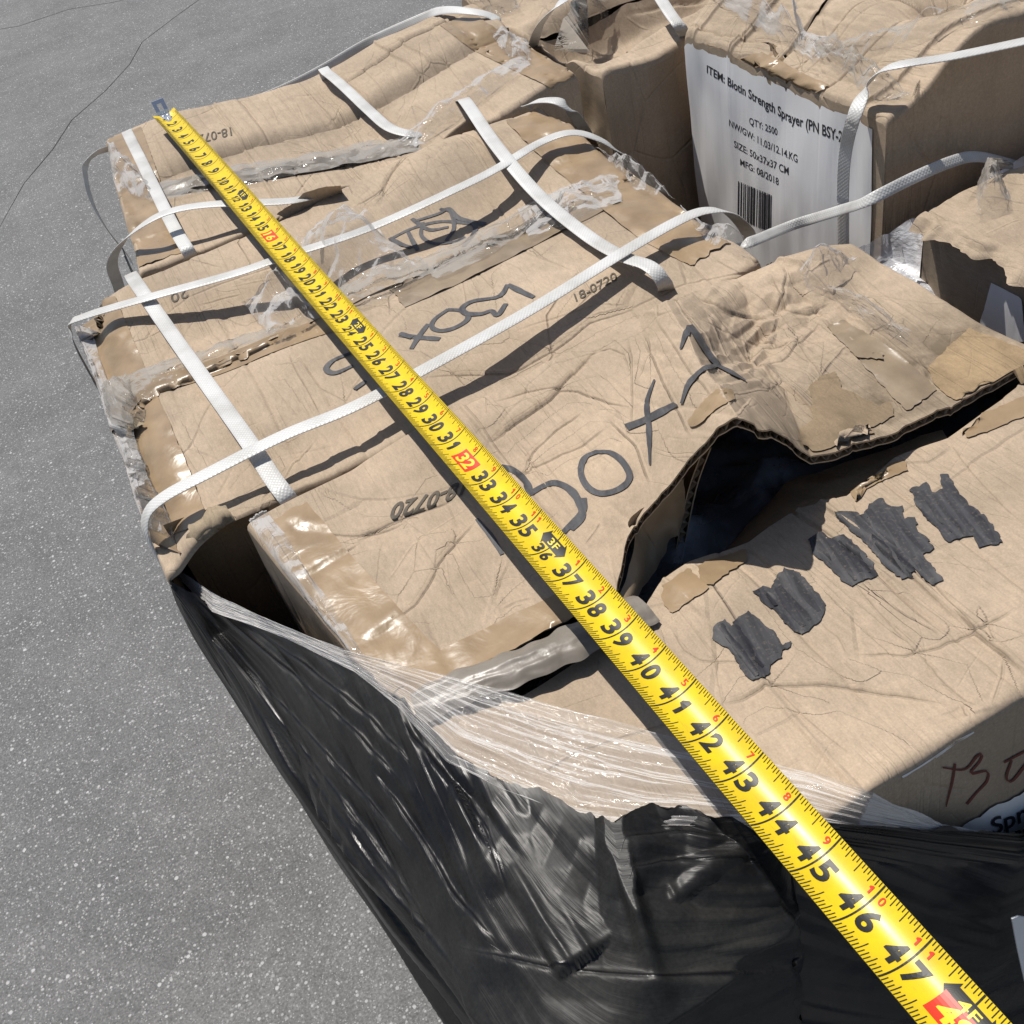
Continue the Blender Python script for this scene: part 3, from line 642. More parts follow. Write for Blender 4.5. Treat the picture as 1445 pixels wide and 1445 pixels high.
CR_C1 = [(T(8, [(190,710),(300,680),(390,635),(500,635),(640,625),(760,640),(900,665),(1060,690),(1180,715)]), .0024, .0030, .0017), (T(8, [(720,510),(880,505),(950,520),(1080,490),(1190,440),(1280,395),(1420,330)]), .0018, .0020, .0015),
 (T(8, [(90,130),(250,360),(330,480),(430,640)]), .0016, -.0016, .0022), (T(8, [(320,60),(470,240),(600,380)]), .0010, .0016, .0026), (T(8, [(430,640),(560,770),(740,910)]), .0012, .0014, .0020), (T(8, [(560,40),(760,230),(900,400),(1010,510)]), .0012, .0018, .0022), (T(8, [(1010,510),(1140,640),(1270,730)]), .0014, .0022, .0024),
 (T(8, [(980,130),(1090,260),(1250,420),(1370,520),(1445,590)]), .0016, .0022, .0024), (T(8, [(1360,530),(1345,620),(1310,710)]), .0015, .0015, .0016), (T(8, [(0,400),(60,490),(130,530),(260,540),(370,550)]), .0014, .0014, .0016), (T(8, [(610,380),(680,440),(720,510)]), .001, .001, .0016),
 (T(8, [(330,840),(430,780),(560,730)]), .0008, .0008, .0016), (T(8, [(760,220),(830,270),(920,330),(1100,440)]), .0016, -.0014, .0018), (T(8, [(1290,390),(1320,470)]), .0012, .0012, .0015), (T(8, [(1190,710),(1220,760)]), .002, .002, .0018), (T(8, [(700,540),(770,600)]), .001, .001, .0016),
 (T(5, [(1170,750),(1270,900),(1445,1080)]), .0012, .0018, .0024), (T(5, [(790,980),(860,1080),(1010,1200)]), .001, .0016, .0022), (T(5, [(400,1150),(470,1210),(560,1300)]), .001, .0012, .002), (T(5, [(960,830),(1080,830),(1170,770)]), .0010, .0016, .0020)]
boxC = thing('cardboard_box', 'torn open cardboard box marked Box 1, its flap buckled into a ridge', 'box', (.65, -.545, -.38), 'top layer of crushed cartons')
def apparent(V):
    s_ = -CP[2]/(V[..., 2]-CP[2]); return CP[0]+(V[..., 0]-CP[0])*s_, CP[1]+(V[..., 1]-CP[1])*s_
def dirtC(x, y):
    a = PX(1330, 510, 0); b_ = PX(1200, 620, 0); return np.clip(1.0*np.exp(-(((x-a[0])/.10)**2+((y-a[1])/.045)**2)) + .6*np.exp(-(((x-b_[0])/.06)**2+((y-b_[1])/.03)**2)), 0, 1)
VC = []; NU, NV = 660, 290
for h, (e0, e1, cl, sides) in enumerate(((far_k, tear_k, CR_C0, ('u0', 'u1', 'v0')), (None, None, CR_C1, ('u0', 'u1', 'v1')))):
    if h == 0: V = flap_from_edges(e0, e1, NU, NV)
    else:
        te = [np.array((.427,-.566,-.003)), K(739,980,-.004), K(825,925,-.006), K(905,866,-.008), K(932,828,-.012), K(975,798,-.014), K(1058,768,-.016), K(1126,716,-.016), K(1196,704,-.014), K(1262,648,-.010), K(1338,618,-.006), np.array((.902,-.541,-.005))]
        ne = [np.array((.438+.482*t, -.738+.012*t, 0)) for t in (0, .10, .19, .29, .33, .38, .47, .56, .63, .70, .80, 1)]
        V = flap_from_edges(te, ne, NU, NV)
    ax, ay = apparent(V); x, y = V[..., 0].copy(), V[..., 1].copy()
    V[..., 1] += .002*vn(x/.03, y/.03, 91)
    if h == 0:
        e_ = np.linspace(0, 1, NV)[None, :]**8; j_ = np.linspace(0, 130, NU)[:, None]; V[..., 1] += e_*.005*fbm(j_*.22, j_*0, 5, 3); V[..., 0] += e_*.003*fbm(j_*.22, j_*0+3, 6, 3)
    z = crumple(x, y, 31+h, .0034, .0013) + flutes(x, y, 35+h, .38, .93, .0012)
    c1, sd_, cf_ = crease_field(ax, ay, traced(cl)+rand_creases(33+h, .4, .92, -.73, -.36, 32)); z += c1
    if h == 0:
        q = PX(1085, 465, 0); z += .010*np.exp(-(((ax-q[0])/.045)**2+((ay-q[1])/.03)**2))*tri(ax/.022, ay/.022, 8)*2.2
        z += .006*np.exp(-(((ax-q[0])/.07)**2+((ay-q[1])/.05)**2))*tri(ax/.011, ay/.011, 18)*1.3
        z += dent(ax, ay, 1130, 395, .05, .03, .018) + dent(ax, ay, 1060, 480, .03, .035, -.012) + dent(ax, ay, 700, 590, .12, .02, .004) + dent(ax, ay, 800, 640, .06, .06, -.006)
    else:
        z += dent(ax, ay, 1200, 900, .20, .10, .004) + dent(ax, ay, 1000, 1000, .06, .08, -.004) + dent(ax, ay, 1010, 850, .03, .03, .008)
    V[..., 2] += z
    V = round_edges(V, sides, .0055, 31+h); VC.append(V)
    grid('top_flap', V, CB_C, boxC, attrs={'crease_sd': sd_, 'crease_f': cf_, 'dirt': dirtC(ax, ay) if h == 0 else np.zeros(x.shape)})
C0, C1 = VC
left = np.vstack([C0[0], C1[0]]); right = np.vstack([C0[-1], C1[-1]])
cw = [wall('side_panel', left, -.38, CB_C, boxC, 71, (-1, 0), bulge=.002)[0], wall('side_panel', right, -.38, CB_C, boxC, 72, (1, 0))[0], wall('side_panel', C0[:, 0], -.38, CB_C, boxC, 73, (0, 1), bulge=.002)[0], wall('side_panel', C1[:, -1], -.38, CB_C, boxC, 74, (0, -1), bulge=.004, rows=60)[0]]
BVH['C'] = BVHTree.FromPolygons(np.vstack([C0.reshape(-1, 3), C1.reshape(-1, 3)]).tolist(), np.vstack([quads(NU, NV), quads(NU, NV)+NU*NV]).tolist())
BVH['Cfront'] = BVHTree.FromPolygons(cw[3].reshape(-1, 3).tolist(), quads(*cw[3].shape[:2]).tolist())
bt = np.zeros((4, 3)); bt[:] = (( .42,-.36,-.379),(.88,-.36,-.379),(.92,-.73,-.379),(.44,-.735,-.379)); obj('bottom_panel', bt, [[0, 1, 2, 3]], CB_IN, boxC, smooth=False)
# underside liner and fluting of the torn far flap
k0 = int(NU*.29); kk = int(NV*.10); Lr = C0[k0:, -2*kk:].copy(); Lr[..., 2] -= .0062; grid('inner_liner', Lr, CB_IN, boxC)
def along(E_, n_): 
    q = np.linspace(0, len(E_)-1, n_); return np.stack([np.interp(q, np.arange(len(E_)), E_[:, k]) for k in range(3)], 1)
ea, eb = along(C0[k0:, -1], 3600), along(C0[k0:, -kk], 3600)
ln = np.r_[0, np.cumsum(np.linalg.norm(np.diff(ea, axis=0), axis=1))]; ph = np.abs(((ln/.0080) % 1)*2-1)
dz = np.zeros((3600, 3)); dz[:, 2] = -(.0008+ph*.0050)
grid('corrugated_edge', np.stack([ea+dz, eb+dz], 1), CB_FL, boxC, smooth=False)
low = ea.copy(); low[:, 2] -= .0060; grid('torn_edge', np.stack([low, low+np.array((0, 0, -.0009))], 1), CB_FL, boxC)
grid('torn_edge', np.stack([ea+np.array((0, -.0003, .0002)), ea+np.array((0, -.0003, -.0010))], 1), CB_FL, boxC)
# flap bent down into the opening
pu = [K(1000,800,-.050), K(1060,735,-.042), K(1110,680,-.034), K(1185,655,-.026), K(1250,634,-.022), K(1330,606,-.020)]
pd_ = [K(985,812,-.018), K(1062,772,-.018), K(1130,722,-.018), K(1200,712,-.016), K(1266,662,-.013), K(1345,630,-.009)]
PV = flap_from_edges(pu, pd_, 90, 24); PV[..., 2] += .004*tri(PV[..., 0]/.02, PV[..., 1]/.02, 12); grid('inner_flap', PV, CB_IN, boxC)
# curled strip hanging from the left side of the tear
curl = [[K(862,845,.004), K(878,842,.003), K(893,838,-.004)], [K(884,800,.006), K(900,800,.0), K(915,806,-.010)], [K(893,745,.016), K(915,755,.002), K(935,775,-.012)], [K(884,722,.026), K(912,735,.012), K(942,752,-.006)], [K(930,690,.034), K(945,712,.016), K(955,745,-.004)], [K(962,662,.040), K(966,700,.016), K(958,740,-.006)]]
cv_ = np.array(curl); cv2 = np.stack([catmull(cv_[:, j], 60) for j in range(3)], 1); cv2 = np.stack([catmull(cv2[i], 14) for i in range(60)], 0); cv2[..., 2] += .002*tri(cv2[..., 0]/.012, cv2[..., 1]/.012, 5); cv2[..., 1] += .002*tri(cv2[..., 0]/.009, cv2[..., 2]/.009, 6)
cv2[..., 2] -= .007; grid('torn_strip', cv2, DTAPE, boxC)
# upright torn edge of the inner flap: two liners with fluting between
vp = catmull([PX(990,640,.036), PX(972,690,.012), PX(960,745,-.020), PX(950,800,-.055)], 700); vl = np.r_[0, np.cumsum(np.linalg.norm(np.diff(vp, axis=0), axis=1))]
zz_ = np.abs(((vl/.0085) % 1)*2-1); back = np.array((.004, .022, 0))
mid = vp+np.array((1., .1, 0))*(.0008+.0052*zz_)[:, None]; grid('corrugated_edge', np.stack([mid, mid+back], 1), CB_FL, boxC, smooth=False)
for o_ in (0, .0068):
    a_ = vp+np.array((1., .1, 0))*o_; grid('torn_edge', np.stack([a_+np.array((-.0004, 0, 0)), a_+np.array((.0005, 0, 0)), a_+np.array((.0005, 0, 0))+back, a_+back], 1), CB_FL, boxC)
# dark bag inside
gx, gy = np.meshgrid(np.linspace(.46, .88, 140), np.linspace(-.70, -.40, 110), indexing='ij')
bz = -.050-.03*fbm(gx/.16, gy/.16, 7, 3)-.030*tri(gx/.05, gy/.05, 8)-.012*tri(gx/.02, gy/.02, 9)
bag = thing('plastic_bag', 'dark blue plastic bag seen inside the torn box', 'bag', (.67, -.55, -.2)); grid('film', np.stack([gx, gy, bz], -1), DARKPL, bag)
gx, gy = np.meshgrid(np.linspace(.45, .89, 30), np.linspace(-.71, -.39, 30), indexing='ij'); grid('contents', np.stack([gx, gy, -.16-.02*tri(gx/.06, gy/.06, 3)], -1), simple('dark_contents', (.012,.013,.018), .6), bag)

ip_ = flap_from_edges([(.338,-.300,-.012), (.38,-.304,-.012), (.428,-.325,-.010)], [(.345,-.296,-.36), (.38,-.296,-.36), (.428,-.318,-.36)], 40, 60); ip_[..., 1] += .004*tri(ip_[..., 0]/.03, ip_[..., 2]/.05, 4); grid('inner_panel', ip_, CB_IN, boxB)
# ---- right-hand column: E (paper label), F (behind), G (near right)
def macro_E(x, y, h):
    end = .98+.11*(y+.12)*.35
    z = .034*ss(0, .075, x-end) + .012*vn(x/.12, y/.12, 5)*ss(0, .08, x-end)
    z = z-.020*np.exp(-((y+.125-(.03*vn(x/.1, x*0, 3)))/.018)**2)*ss(.06, .14, x-end) + dent(x, y, 1330, 145, .03, .02, -.018)
    return z
CR_E = [(T(3, [(200,50),(300,130),(380,160),(560,180),(640,290),(770,340)]), .005, .006, .003), (T(3, [(770,340),(900,400),(1050,430),(1150,430)]), .005, .005, .003), (T(3, [(1060,0),(1080,60),(1100,100),(1150,110)]), .0015, .0015, .002), (T(3, [(1130,430),(1250,400),(1400,330)]), .003, .003, .0022), (T(3, [(1130,430),(1200,340),(1300,290)]), .002, .002, .0022), (T(3, [(1130,430),(1270,470),(1400,420)]), .003, .003, .0022), (T(3, [(300,130),(420,40)]), .0014, .0014, .002), (T(3, [(760,200),(900,160),(1000,130)]), .0012, .0012, .002)]
boxE, E0, E1, EW = make_box('cardboard_box', 'cardboard box with a large white printed paper label on its end', ((1.0,.060,.024),(1.50,.07,.06),(.960,-.305,.064),(1.46,-.30,.07)), CB_E, 43, macro_E, CR_E, rc=60, flat=.36, flute_amp=.0018, key='E', flx=.0022, r0=.007, cr=(.006,.0024))
BVH['Eleft'] = BVHTree.FromPolygons(EW['left'].reshape(-1, 3).tolist(), quads(*EW['left'].shape[:2]).tolist())
def macro_F(x, y, h):
    z = .016*fbm(x/.12, y/.12, 8, 3) + .010*tri(x/.05, y/.05, 9)
    return z - (.05*ss(.0, .06, y-.13)*ss(.0, .05, .30-y)*ss(.90, .94, x)*ss(0, .06, 1.20-x) if True else 0)
boxF, F0, F1, FW = make_box('cardboard_box', 'crushed cardboard box behind the box with the white paper label', ((.905,.46,.0),(1.41,.47,.02),(.914,.092,0),(1.42,.092,.02)), CB_A, 57, macro_F, (), rc=60, flat=.38, key='F', flx=.002, nu=300, nv=120, r0=.007, cr=(.009,.003))
def macro_G(x, y, h): return .007*tri(x/.07, y/.07, 15)+.004*tri(x/.02, y/.02, 16)+dent(x, y, 1400, 290, .05, .05, .008)
boxG, G0, G1, GW = make_box('cardboard_box', 'cardboard box with ragged lip and white side label beside the torn box', ((.950,-.362,0),(1.44,-.36,.01),(.965,-.735,.0),(1.45,-.73,.01)), CB_C, 63, macro_G, (), rc=80, flat=.38, key='G', flx=.001, nu=300, nv=120, r0=.0045, cr=(.005,.002))
gl = polyline([(.953,-.360,.004), (.955,-.45,.006), (.958,-.55,.004), (.966,-.735,.003)], 160); gs_ = np.linspace(0, 1, 18)[None, :]; gi = np.arange(160)[:, None]*.1
gw = .016+.010*fbm(gi*1.1, gi*0, 3)+.006*(tri(gi*2.3, gi*0, 4)); GL = np.repeat(gl[:, None], 18, 1); GL[..., 0] -= gw*gs_; GL[..., 2] += .004-(gs_**2)*(.012+.010*vn(gi, gi*0, 5))+.004*tri(gi*1.5, gs_*3, 6)
grid('torn_flap', GL, CB_C, boxG)
BVH['Gleft'] = BVHTree.FromPolygons(GW['left'].reshape(-1, 3).tolist(), quads(*GW['left'].shape[:2]).tolist())

# ------------------------------------------------------------------ printed and written marks, packing tape
strokes('marker_writing', 'C', [(T(4, [(455,1178),(510,1200),(555,1245),(575,1295)]), .0042), (T(4, [(560,1300),(640,1255),(690,1252),(745,1285),(782,1350),(778,1400),(740,1440)]), .0045), (T(7, [(935,10),(928,70),(850,152)]), .0045), (T(7, [(500,95),(560,170),(603,240)]), .003),
 (T(4, [(850,1120),(795,1148),(780,1210),(812,1270),(870,1292),(945,1270),(982,1222),(950,1160),(900,1125),(845,1122)]), .0040), (T(4, [(968,1022),(1060,985),(1172,925)]), .0058, (1, 1, 1, .7)), (T(4, [(1082,828),(1052,920),(1060,1020),(1065,1175)]), .0030, (.4, 1, 1, .3)),
 (T(4, [(1190,702),(1222,608)]), .0045, (.3, 1)), (T(4, [(1222,608),(1260,665),(1305,735),(1340,772)]), .0045), (T(4, [(1330,768),(1390,800),(1450,835)]), .0028, (1, 1, .3)), (T(4, [(1195,925),(1225,845),(1285,785),(1340,772)]), .0038, (.4, 1, 1))], INK, boxC, 'Box 1 handwritten in black marker')
for i, p in enumerate((T(5, [(1018,932),(1080,910),(1105,945),(1140,932),(1130,880),(1165,875),(1180,920),(1240,990),(1310,1040),(1340,1090),(1365,1132),(1280,1152),(1252,1110),(1205,1112),(1160,1132),(1110,1070),(1060,1025)]),
 T(5, [(735,1015),(790,1018),(830,1020),(885,1075),(848,1022),(880,978),(912,965),(945,1000),(990,992),(1000,1040),(1040,1040),(1045,1085),(1080,1110),(1105,1150),(1068,1178),(1100,1220),(1145,1272),(1095,1292),(1040,1240),(1005,1195),(1032,1258),(985,1266),(930,1230),(860,1140),(800,1090)]),
 T(5, [(640,1120),(688,1090),(720,1112),(770,1103),(830,1150),(880,1210),(900,1257),(850,1267),(805,1295),(760,1270),(700,1210),(650,1165)]),
 T(8, [(343,248),(372,225),(408,238),(440,180),(468,150),(520,168),(580,222),(612,270),(636,312),(612,372),(540,424),(500,412),(440,340),(375,288)]),
 T(8, [(168,442),(188,380),(222,360),(250,388),(282,350),(318,328),(380,372),(440,430),(462,468),(502,450),(498,470),(452,492),(462,520),(412,550),(408,585),(345,608),(300,592),(285,545),(245,475),(195,462)]))):
    poly_px('ink_scribble', 'C', p, INK2, boxC, off=.0010, res=.003, rag=.0009, seed=i*7+1)
    pa = np.array(p); cc = pa.mean(0); dr = np.array((.58, .81)); pr = np.array((-.81, .58)); r_ = random.Random(i+40)
    def inside(q):
        f_ = False
        for (xa, ya), (xb, yb) in zip(pa, np.roll(pa, -1, 0)):
            if (ya > q[1]) != (yb > q[1]) and q[0] < (xb-xa)*(q[1]-ya)/(yb-ya)+xa: f_ = not f_
        return f_
    for k_ in range(4):
        o_ = (k_-1.5)*13+r_.uniform(-4, 4); pts = [cc+pr*o_+dr*t_ for t_ in np.linspace(-75, 75, 61)]; ok = [q for q in pts if inside(q+pr*5) and inside(q-pr*5)]
        if len(ok) > 8:
            ok = ok[r_.randint(0, 2):len(ok)-r_.randint(0, 4)]; V_ = stroke_px('', 'C', [tuple(ok[0]), tuple((ok[0]+ok[-1])/2+pr*r_.uniform(-3, 3)), tuple(ok[-1])], r_.uniform(.0030, .0052), INK3, boxC, off=.00108+.00003*k_, seed=k_+i*5, taper=(.7, 1, 1, .9, .5)); grid('ink_stroke', V_, INK3, boxC)
text_obj('date_stamp', 'C', [('18-0720', [(661,676), (610,697), (556,712)], (24, 24), (-.35, 1), .028)], STAMP, boxC)
strokes('red_writing', 'Cfront', [(T(8, [(1162,945),(1150,1020),(1125,1120)]), .0011, (1, 1, .4)), (T(8, [(1110,960),(1200,968),(1250,915),(1272,905),(1262,935),(1225,985),(1290,975),(1292,1015),(1250,1062),(1210,1110)]), .0011), (T(8, [(1360,940),(1445,895),(1500,870)]), .0011), (T(8, [(1392,930),(1370,1000),(1392,1016),(1440,960),(1480,905)]), .0011)], REDINK, boxC)
# label on the front panel of C
poly_px('paper_label', 'Cfront', [(1352,1168),(1385,1146),(1420,1128),(1450,1110),(1560,1075),(1580,1270),(1400,1290)], PAPER, boxC, off=.0012, res=.006)
text_obj('label_print', 'Cfront', [('Sprayer', [(1398,1175),(1445,1154),(1510,1128)], (22, 26), (-.15, -1), .015), ('BSY', [(1428,1186),(1470,1168)], 15, (-.15, -1), .01)], LABELPRINT, boxC)

strokes('marker_writing', 'B', [(T(4, [(40,645),(120,655),(205,662)]), .0048), (T(4, [(157,600),(120,650),(88,702)]), .0042), (T(4, [(240,540),(185,580),(172,612),(205,628),(260,618),(312,588),(318,562),(285,545),(235,542)]), .0042),
 (T(4, [(588,492),(530,465),(482,440)]), .0046), (T(4, [(482,440),(445,488),(340,508),(297,535),(312,558),(370,560),(415,548),(440,565),(475,518)]), .0042), (T(1, [(1200,1212),(1130,1240),(1100,1275),(1135,1292),(1210,1262)]), .0040), (T(1, [(1400,1130),(1450,1148)]), .0040), (T(1, [(1215,1360),(1262,1325)]), .0036)], INK, boxB, 'Box 5 handwritten in black marker')
strokes('marker_scribble', 'B', [(T(4, [(0,255),(80,215),(160,190),(240,182),(390,198)]), .0042), (T(4, [(90,170),(160,215),(240,205)]), .0042), (T(4, [(135,185),(130,240),(180,272),(260,266),(310,245)]), .0036), (T(4, [(205,130),(250,145),(262,210),(230,262)]), .0036), (T(4, [(100,182),(200,150),(240,130),(285,170),(392,192)]), .0042), (T(4, [(75,225),(95,265),(115,300)]), .0036), (T(4, [(330,180),(350,218),(300,285)]), .0036), (T(4, [(0,250),(45,275),(90,290)]), .0040)], INK, boxB)
text_obj('date_stamp', 'B', [('18-0720', [(813,426), (872,395)], (11, 12), (-.35, -1), .008), ('20', [(264,407), (240,416)], 13, (.2, 1), .008)], STAMP, boxB)
text_obj('date_stamp', 'A', [('18-0720', [(326,180), (270,194)], 12, (.15, 1), .008)], STAMP, boxA)

# packing tape strips
for i, p in enumerate((T(6, [(555,760),(585,690),(640,665),(700,650),(745,690),(690,720),(640,735)]), T(6, [(285,330),(300,265),(345,262),(380,300),(340,320),(330,360)]))):
    poly_px('torn_paper', 'B', p, cardboard('torn_crumb%d' % i, col=(.33,.26,.175), stain=.8, off=7+i), boxB, off=.002, wrinkle=.012, res=.003, rag=.0015, seed=50+i)
strip_px('packing_tape', 'B', [(.343,.044),(.345,-.10),(.348,-.22),(.348,-.332)], .044, PTAPE, boxB, world=True, seed=2, wrinkle=.0016)
strip_px('packing_tape', 'B', [(180,555),(300,520),(400,480),(490,450)], .026, PTAPE, boxB, seed=3)
strip_px('packing_tape', 'B', [(560,420),(640,385),(740,335),(860,275)], .040, DTAPE, boxB, seed=4, wrinkle=.0015)
strip_px('packing_tape', 'B', [(752,160),(800,205),(850,245),(900,285),(950,320),(1015,352)], .060, PTAPE, boxB, seed=5, wrinkle=.0016)
strip_px('packing_tape', 'A', [(.443,.444),(.434,.30),(.425,.18),(.418,.08)], .044, PTAPE, boxA, world=True, seed=6, wrinkle=.0016)
strip_px('seam_tape', 'A', [(212,272),(300,258),(400,242),(500,226),(590,204)], .030, GTAPE, boxA, off=.002, wrinkle=.003, seed=61)
strip_px('packing_tape', 'A', [(645,28),(690,60),(735,82),(800,112)], .046, PTAPE, boxA, seed=7)
strip_px('packing_tape', 'C', [(.417,-.362),(.428,-.44),(.440,-.51),(.447,-.545)], .036, PTAPE, boxC, world=True, seed=8, wrinkle=.0004)
strip_px('packing_tape', 'C', [(570,972),(640,938),(720,898),(820,850)], .027, PTAPE, boxC, seed=9, wrinkle=.0012)
poly_px('packing_tape', 'C', T(5, [(190,680),(240,610),(300,555),(350,560),(365,595),(300,625),(235,690),(205,700)]), PTAPE, boxC, off=.0008, wrinkle=.0008)
poly_px('packing_tape', 'C', T(5, [(705,322),(765,300),(880,360),(980,420),(1120,560),(1010,640),(965,600),(830,450)]), DTAPE, boxC, off=.0008, wrinkle=.0008)
poly_px('packing_tape', 'C', T(5, [(1085,480),(1160,400),(1240,330),(1330,365),(1470,420),(1470,500),(1300,560),(1190,600),(1125,560)]), cardboard('tape_under_dirt', col=(.33,.235,.135), stain=.8, off=4), boxC, off=.0008, wrinkle=.0006)
for i, p in enumerate(([(775,880),(1000,822),(1010,860),(830,938),(805,925)], [(222,1218),(400,1158),(420,1190),(275,1290),(240,1285)], [(95,1290),(190,1228),(268,1305),(130,1395),(85,1345)], [(1210,690),(1290,650),(1470,575),(1470,650),(1390,682),(1235,742)])):
    poly_px('packing_tape', 'C', T(5, p), PTAPE, boxC, off=.0008, wrinkle=.0008, seed=i+20)
poly_px('torn_paper', 'C', T(5, [(640,545),(690,515),(740,490),(765,560),(830,585),(900,622),(940,600),(962,655),(900,690),(860,705),(885,722),(800,742),(720,782),(652,790),(612,765),(592,712),(652,688),(652,640)]), cardboard('torn_liner', col=(.27,.20,.125), stain=.7, off=5), boxC, off=.001, wrinkle=.001, rag=.001, curl=lambda x, y: .003*ss(-.1, .4, vn(x/.03, y/.03, 3)))
poly_px('torn_paper', 'C', T(5, [(730,765),(790,735),(855,740),(870,765),(800,775),(740,785)]), CB_C, boxC, off=.003, wrinkle=.001)
poly_px('torn_paper', 'C', T(5, [(812,430),(915,428),(918,450),(830,445)]), DTAPE, boxC, off=.002, wrinkle=.001)

# paper label on the end of E with its print
def label_px(px): return px
LW = EW['left']; nl = len(LW); LW2 = LW[int(nl*.006):int(nl*.955), 1:24]; dxy = LW[-1, 3, :2]-LW[0, 3, :2]; ln_ = np.array((dxy[1], -dxy[0], 0)); ln_ /= np.linalg.norm(ln_); ln_ = ln_ if ln_[0] < 0 else -ln_
sk = LW2+ln_*.0014; tq = np.linspace(0, 1, len(sk))[:, None]; sk[..., 2] += .002*fbm(tq*9, tq*0, 4)*(np.arange(sk.shape[1]) == 0)[None]
grid('paper_label', sk, PAPER, boxE)
BVH['Elabel'] = BVHTree.FromPolygons(sk.reshape(-1, 3).tolist(), quads(*sk.shape[:2]).tolist())
text_obj('label_print', 'Elabel', [('ITEM: Biotin Strength Sprayer (PN BSY-2.5', T(3, [(152,296),(300,385),(490,498),(730,592)]), (11, 16), (.0, -1), .020), ('QTY: 2500', T(3, [(325,505),(440,552)]), 9.5, (0, -1), .008), ('NW/GW: 11.03/12.14.KG', T(3, [(243,512),(380,595),(522,664)]), (9, 11), (0, -1), .008), ('SIZE: 50x37x37 CM', T(3, [(263,598),(380,665),(486,714)]), (9, 11), (0, -1), .008), ('MFG: 08/2018', T(3, [(288,672),(445,756)]), (9, 10), (0, -1), .008), ('of', T(3, [(395,1088),(418,1086)]), 6, (0, -1), .006), ('CTNS', T(3, [(440,1092),(560,1080)]), 13, (0, -1), .008)], LABELPRINT, boxE)
bars = []; r_ = random.Random(5); xx = 280
while xx < 416:
    w = r_.choice((3, 3, 5, 8)); yb = 738+(xx-280)*.42
    bars.append(T(3, [(xx, yb), (xx+w, yb+w*.42), (xx+w-3, yb+155), (xx-3, yb+155-w*.3)])); xx += w+r_.choice((3, 4, 6))
vs = []; fs = []
for q in bars:
    k = len(vs)
    for tt in np.linspace(0, 1, 8):
        for a, b_ in ((0, 3), (1, 2)):
            p = np.array(q[a])*(1-tt)+np.array(q[b_])*tt; P3 = PX(*p); H, Nn = cast('Elabel', np.array([P3[0]]), np.array([P3[1]])); vs.append(H[0]+Nn[0]*.0003)
    fs += [[k+2*i, k+2*i+1, k+2*i+3, k+2*i+2] for i in range(7)]
obj('barcode', vs, fs, LABELPRINT, boxE, smooth=False)
for o in boxE.children:
    if o.name.startswith('label_print'):
        pass
poly_px('paper_label', 'Gleft', T(3, [(1318,1150),(1350,1165),(1390,1185),(1440,1210),(1460,1390),(1380,1390),(1265,1345),(1295,1230)]), PAPER, boxG, off=.0018, res=.008, rag=.0003)
strip_px('packing_tape', 'E', [(1045,85),(1090,110),(1140,135)], .05, PTAPE, boxE, seed=31, wrinkle=.0015)

# ------------------------------------------------------------------ loose clear tape and film scraps
def sheet(name, key, q, lift, amp, m_, parent, n_=70, m2=50, seed=1, fine=.012, z0=0.0):
    """crumpled sheet over the pixel quad q (4 corners), resting on `key`"""
    q = np.array(q, float); u = np.linspace(0, 1, n_)[:, None]; v = np.linspace(0, 1, m2)[None]
    px = (q[0]*(1-u)[..., None]+q[1]*u[..., None])*(1-v)[..., None]+(q[3]*(1-u)[..., None]+q[2]*u[..., None])*v[..., None]
    jit = 5*np.stack([fbm(u*5+v*0, v*5+u*0, seed), fbm(u*5+v*0, v*5+u*0, seed+1)], -1); px = px+jit
    P3 = np.array([PX(a, b_, z0) for a, b_ in px.reshape(-1, 2)]); H, Nn = cast(key, P3[:, 0], P3[:, 1], z0)
    x, y = H[:, 0], H[:, 1]; dome = (np.sin(np.pi*u)*np.sin(np.pi*v)).ravel()
    k = lift*dome + amp*np.clip(tri(x/.03, y/.03, seed)+.5, 0, 1)*(.3+dome) + amp*.55*np.clip(tri(x/fine, y/fine, seed+3)+.4, 0, 1) + .001
    V = H+np.array((0, 0, 1.))*k[:, None]
    return grid(name, V.reshape(n_, m2, 3), m_, parent)
sheet('loose_tape', 'B', [(420,348),(515,308),(592,388),(460,425)], .020, .022, CLEAR, boxB, seed=3)
sheet('loose_tape', 'B', [(345,438),(436,392),(478,450),(388,484)], .016, .018, CLEAR, boxB, seed=5)
sheet('loose_tape', 'B', [(455,425),(590,365),(620,390),(480,455)], .004, .008, CLEARB, boxB, seed=7)
sheet('loose_tape', 'B', [(590,372),(790,272),(800,300),(620,400)], .003, .006, CLEARB, boxB, n_=110, m2=30, seed=9)
sheet('loose_tape', 'B', [(730,300),(870,250),(880,290),(750,345)], .006, .010, CLEAR, boxB, seed=11)
sheet('loose_tape', 'B', [(145,545),(240,520),(420,455),(160,585)], .004, .008, CLEARB, boxB, n_=100, m2=30, seed=13)
sheet('loose_tape', 'B', [(140,545),(185,535),(205,600),(165,615)], .010, .014, CLEARB, boxB, seed=14)
sheet('loose_tape', 'B', [(96,450),(130,470),(235,760),(200,740)], .0, .007, CLEAR, boxB, n_=40, m2=140, seed=15)
sheet('loose_tape', 'B', [(835,205),(905,245),(960,290),(900,275)], .006, .012, CLEAR, boxB, seed=16)
sheet('loose_tape', 'B', [(960,290),(1060,345),(1060,375),(990,340)], .004, .010, CLEAR, boxB, seed=17)
sheet('loose_tape', 'A', [(150,200),(205,255),(225,290),(165,270)], .006, .012, CLEAR, boxA, seed=19)
sheet('loose_tape', 'A', [(215,262),(590,192),(600,215),(225,288)], .002, .006, CLEARB, boxA, n_=180, m2=24, seed=20)
sheet('loose_tape', 'A', [(560,205),(735,78),(750,95),(590,215)], .008, .010, CLEAR, boxA, n_=120, m2=24, seed=21)
sheet('loose_tape', 'A', [(690,45),(745,65),(750,95),(715,80)], .008, .012, CLEAR, boxA, seed=22)
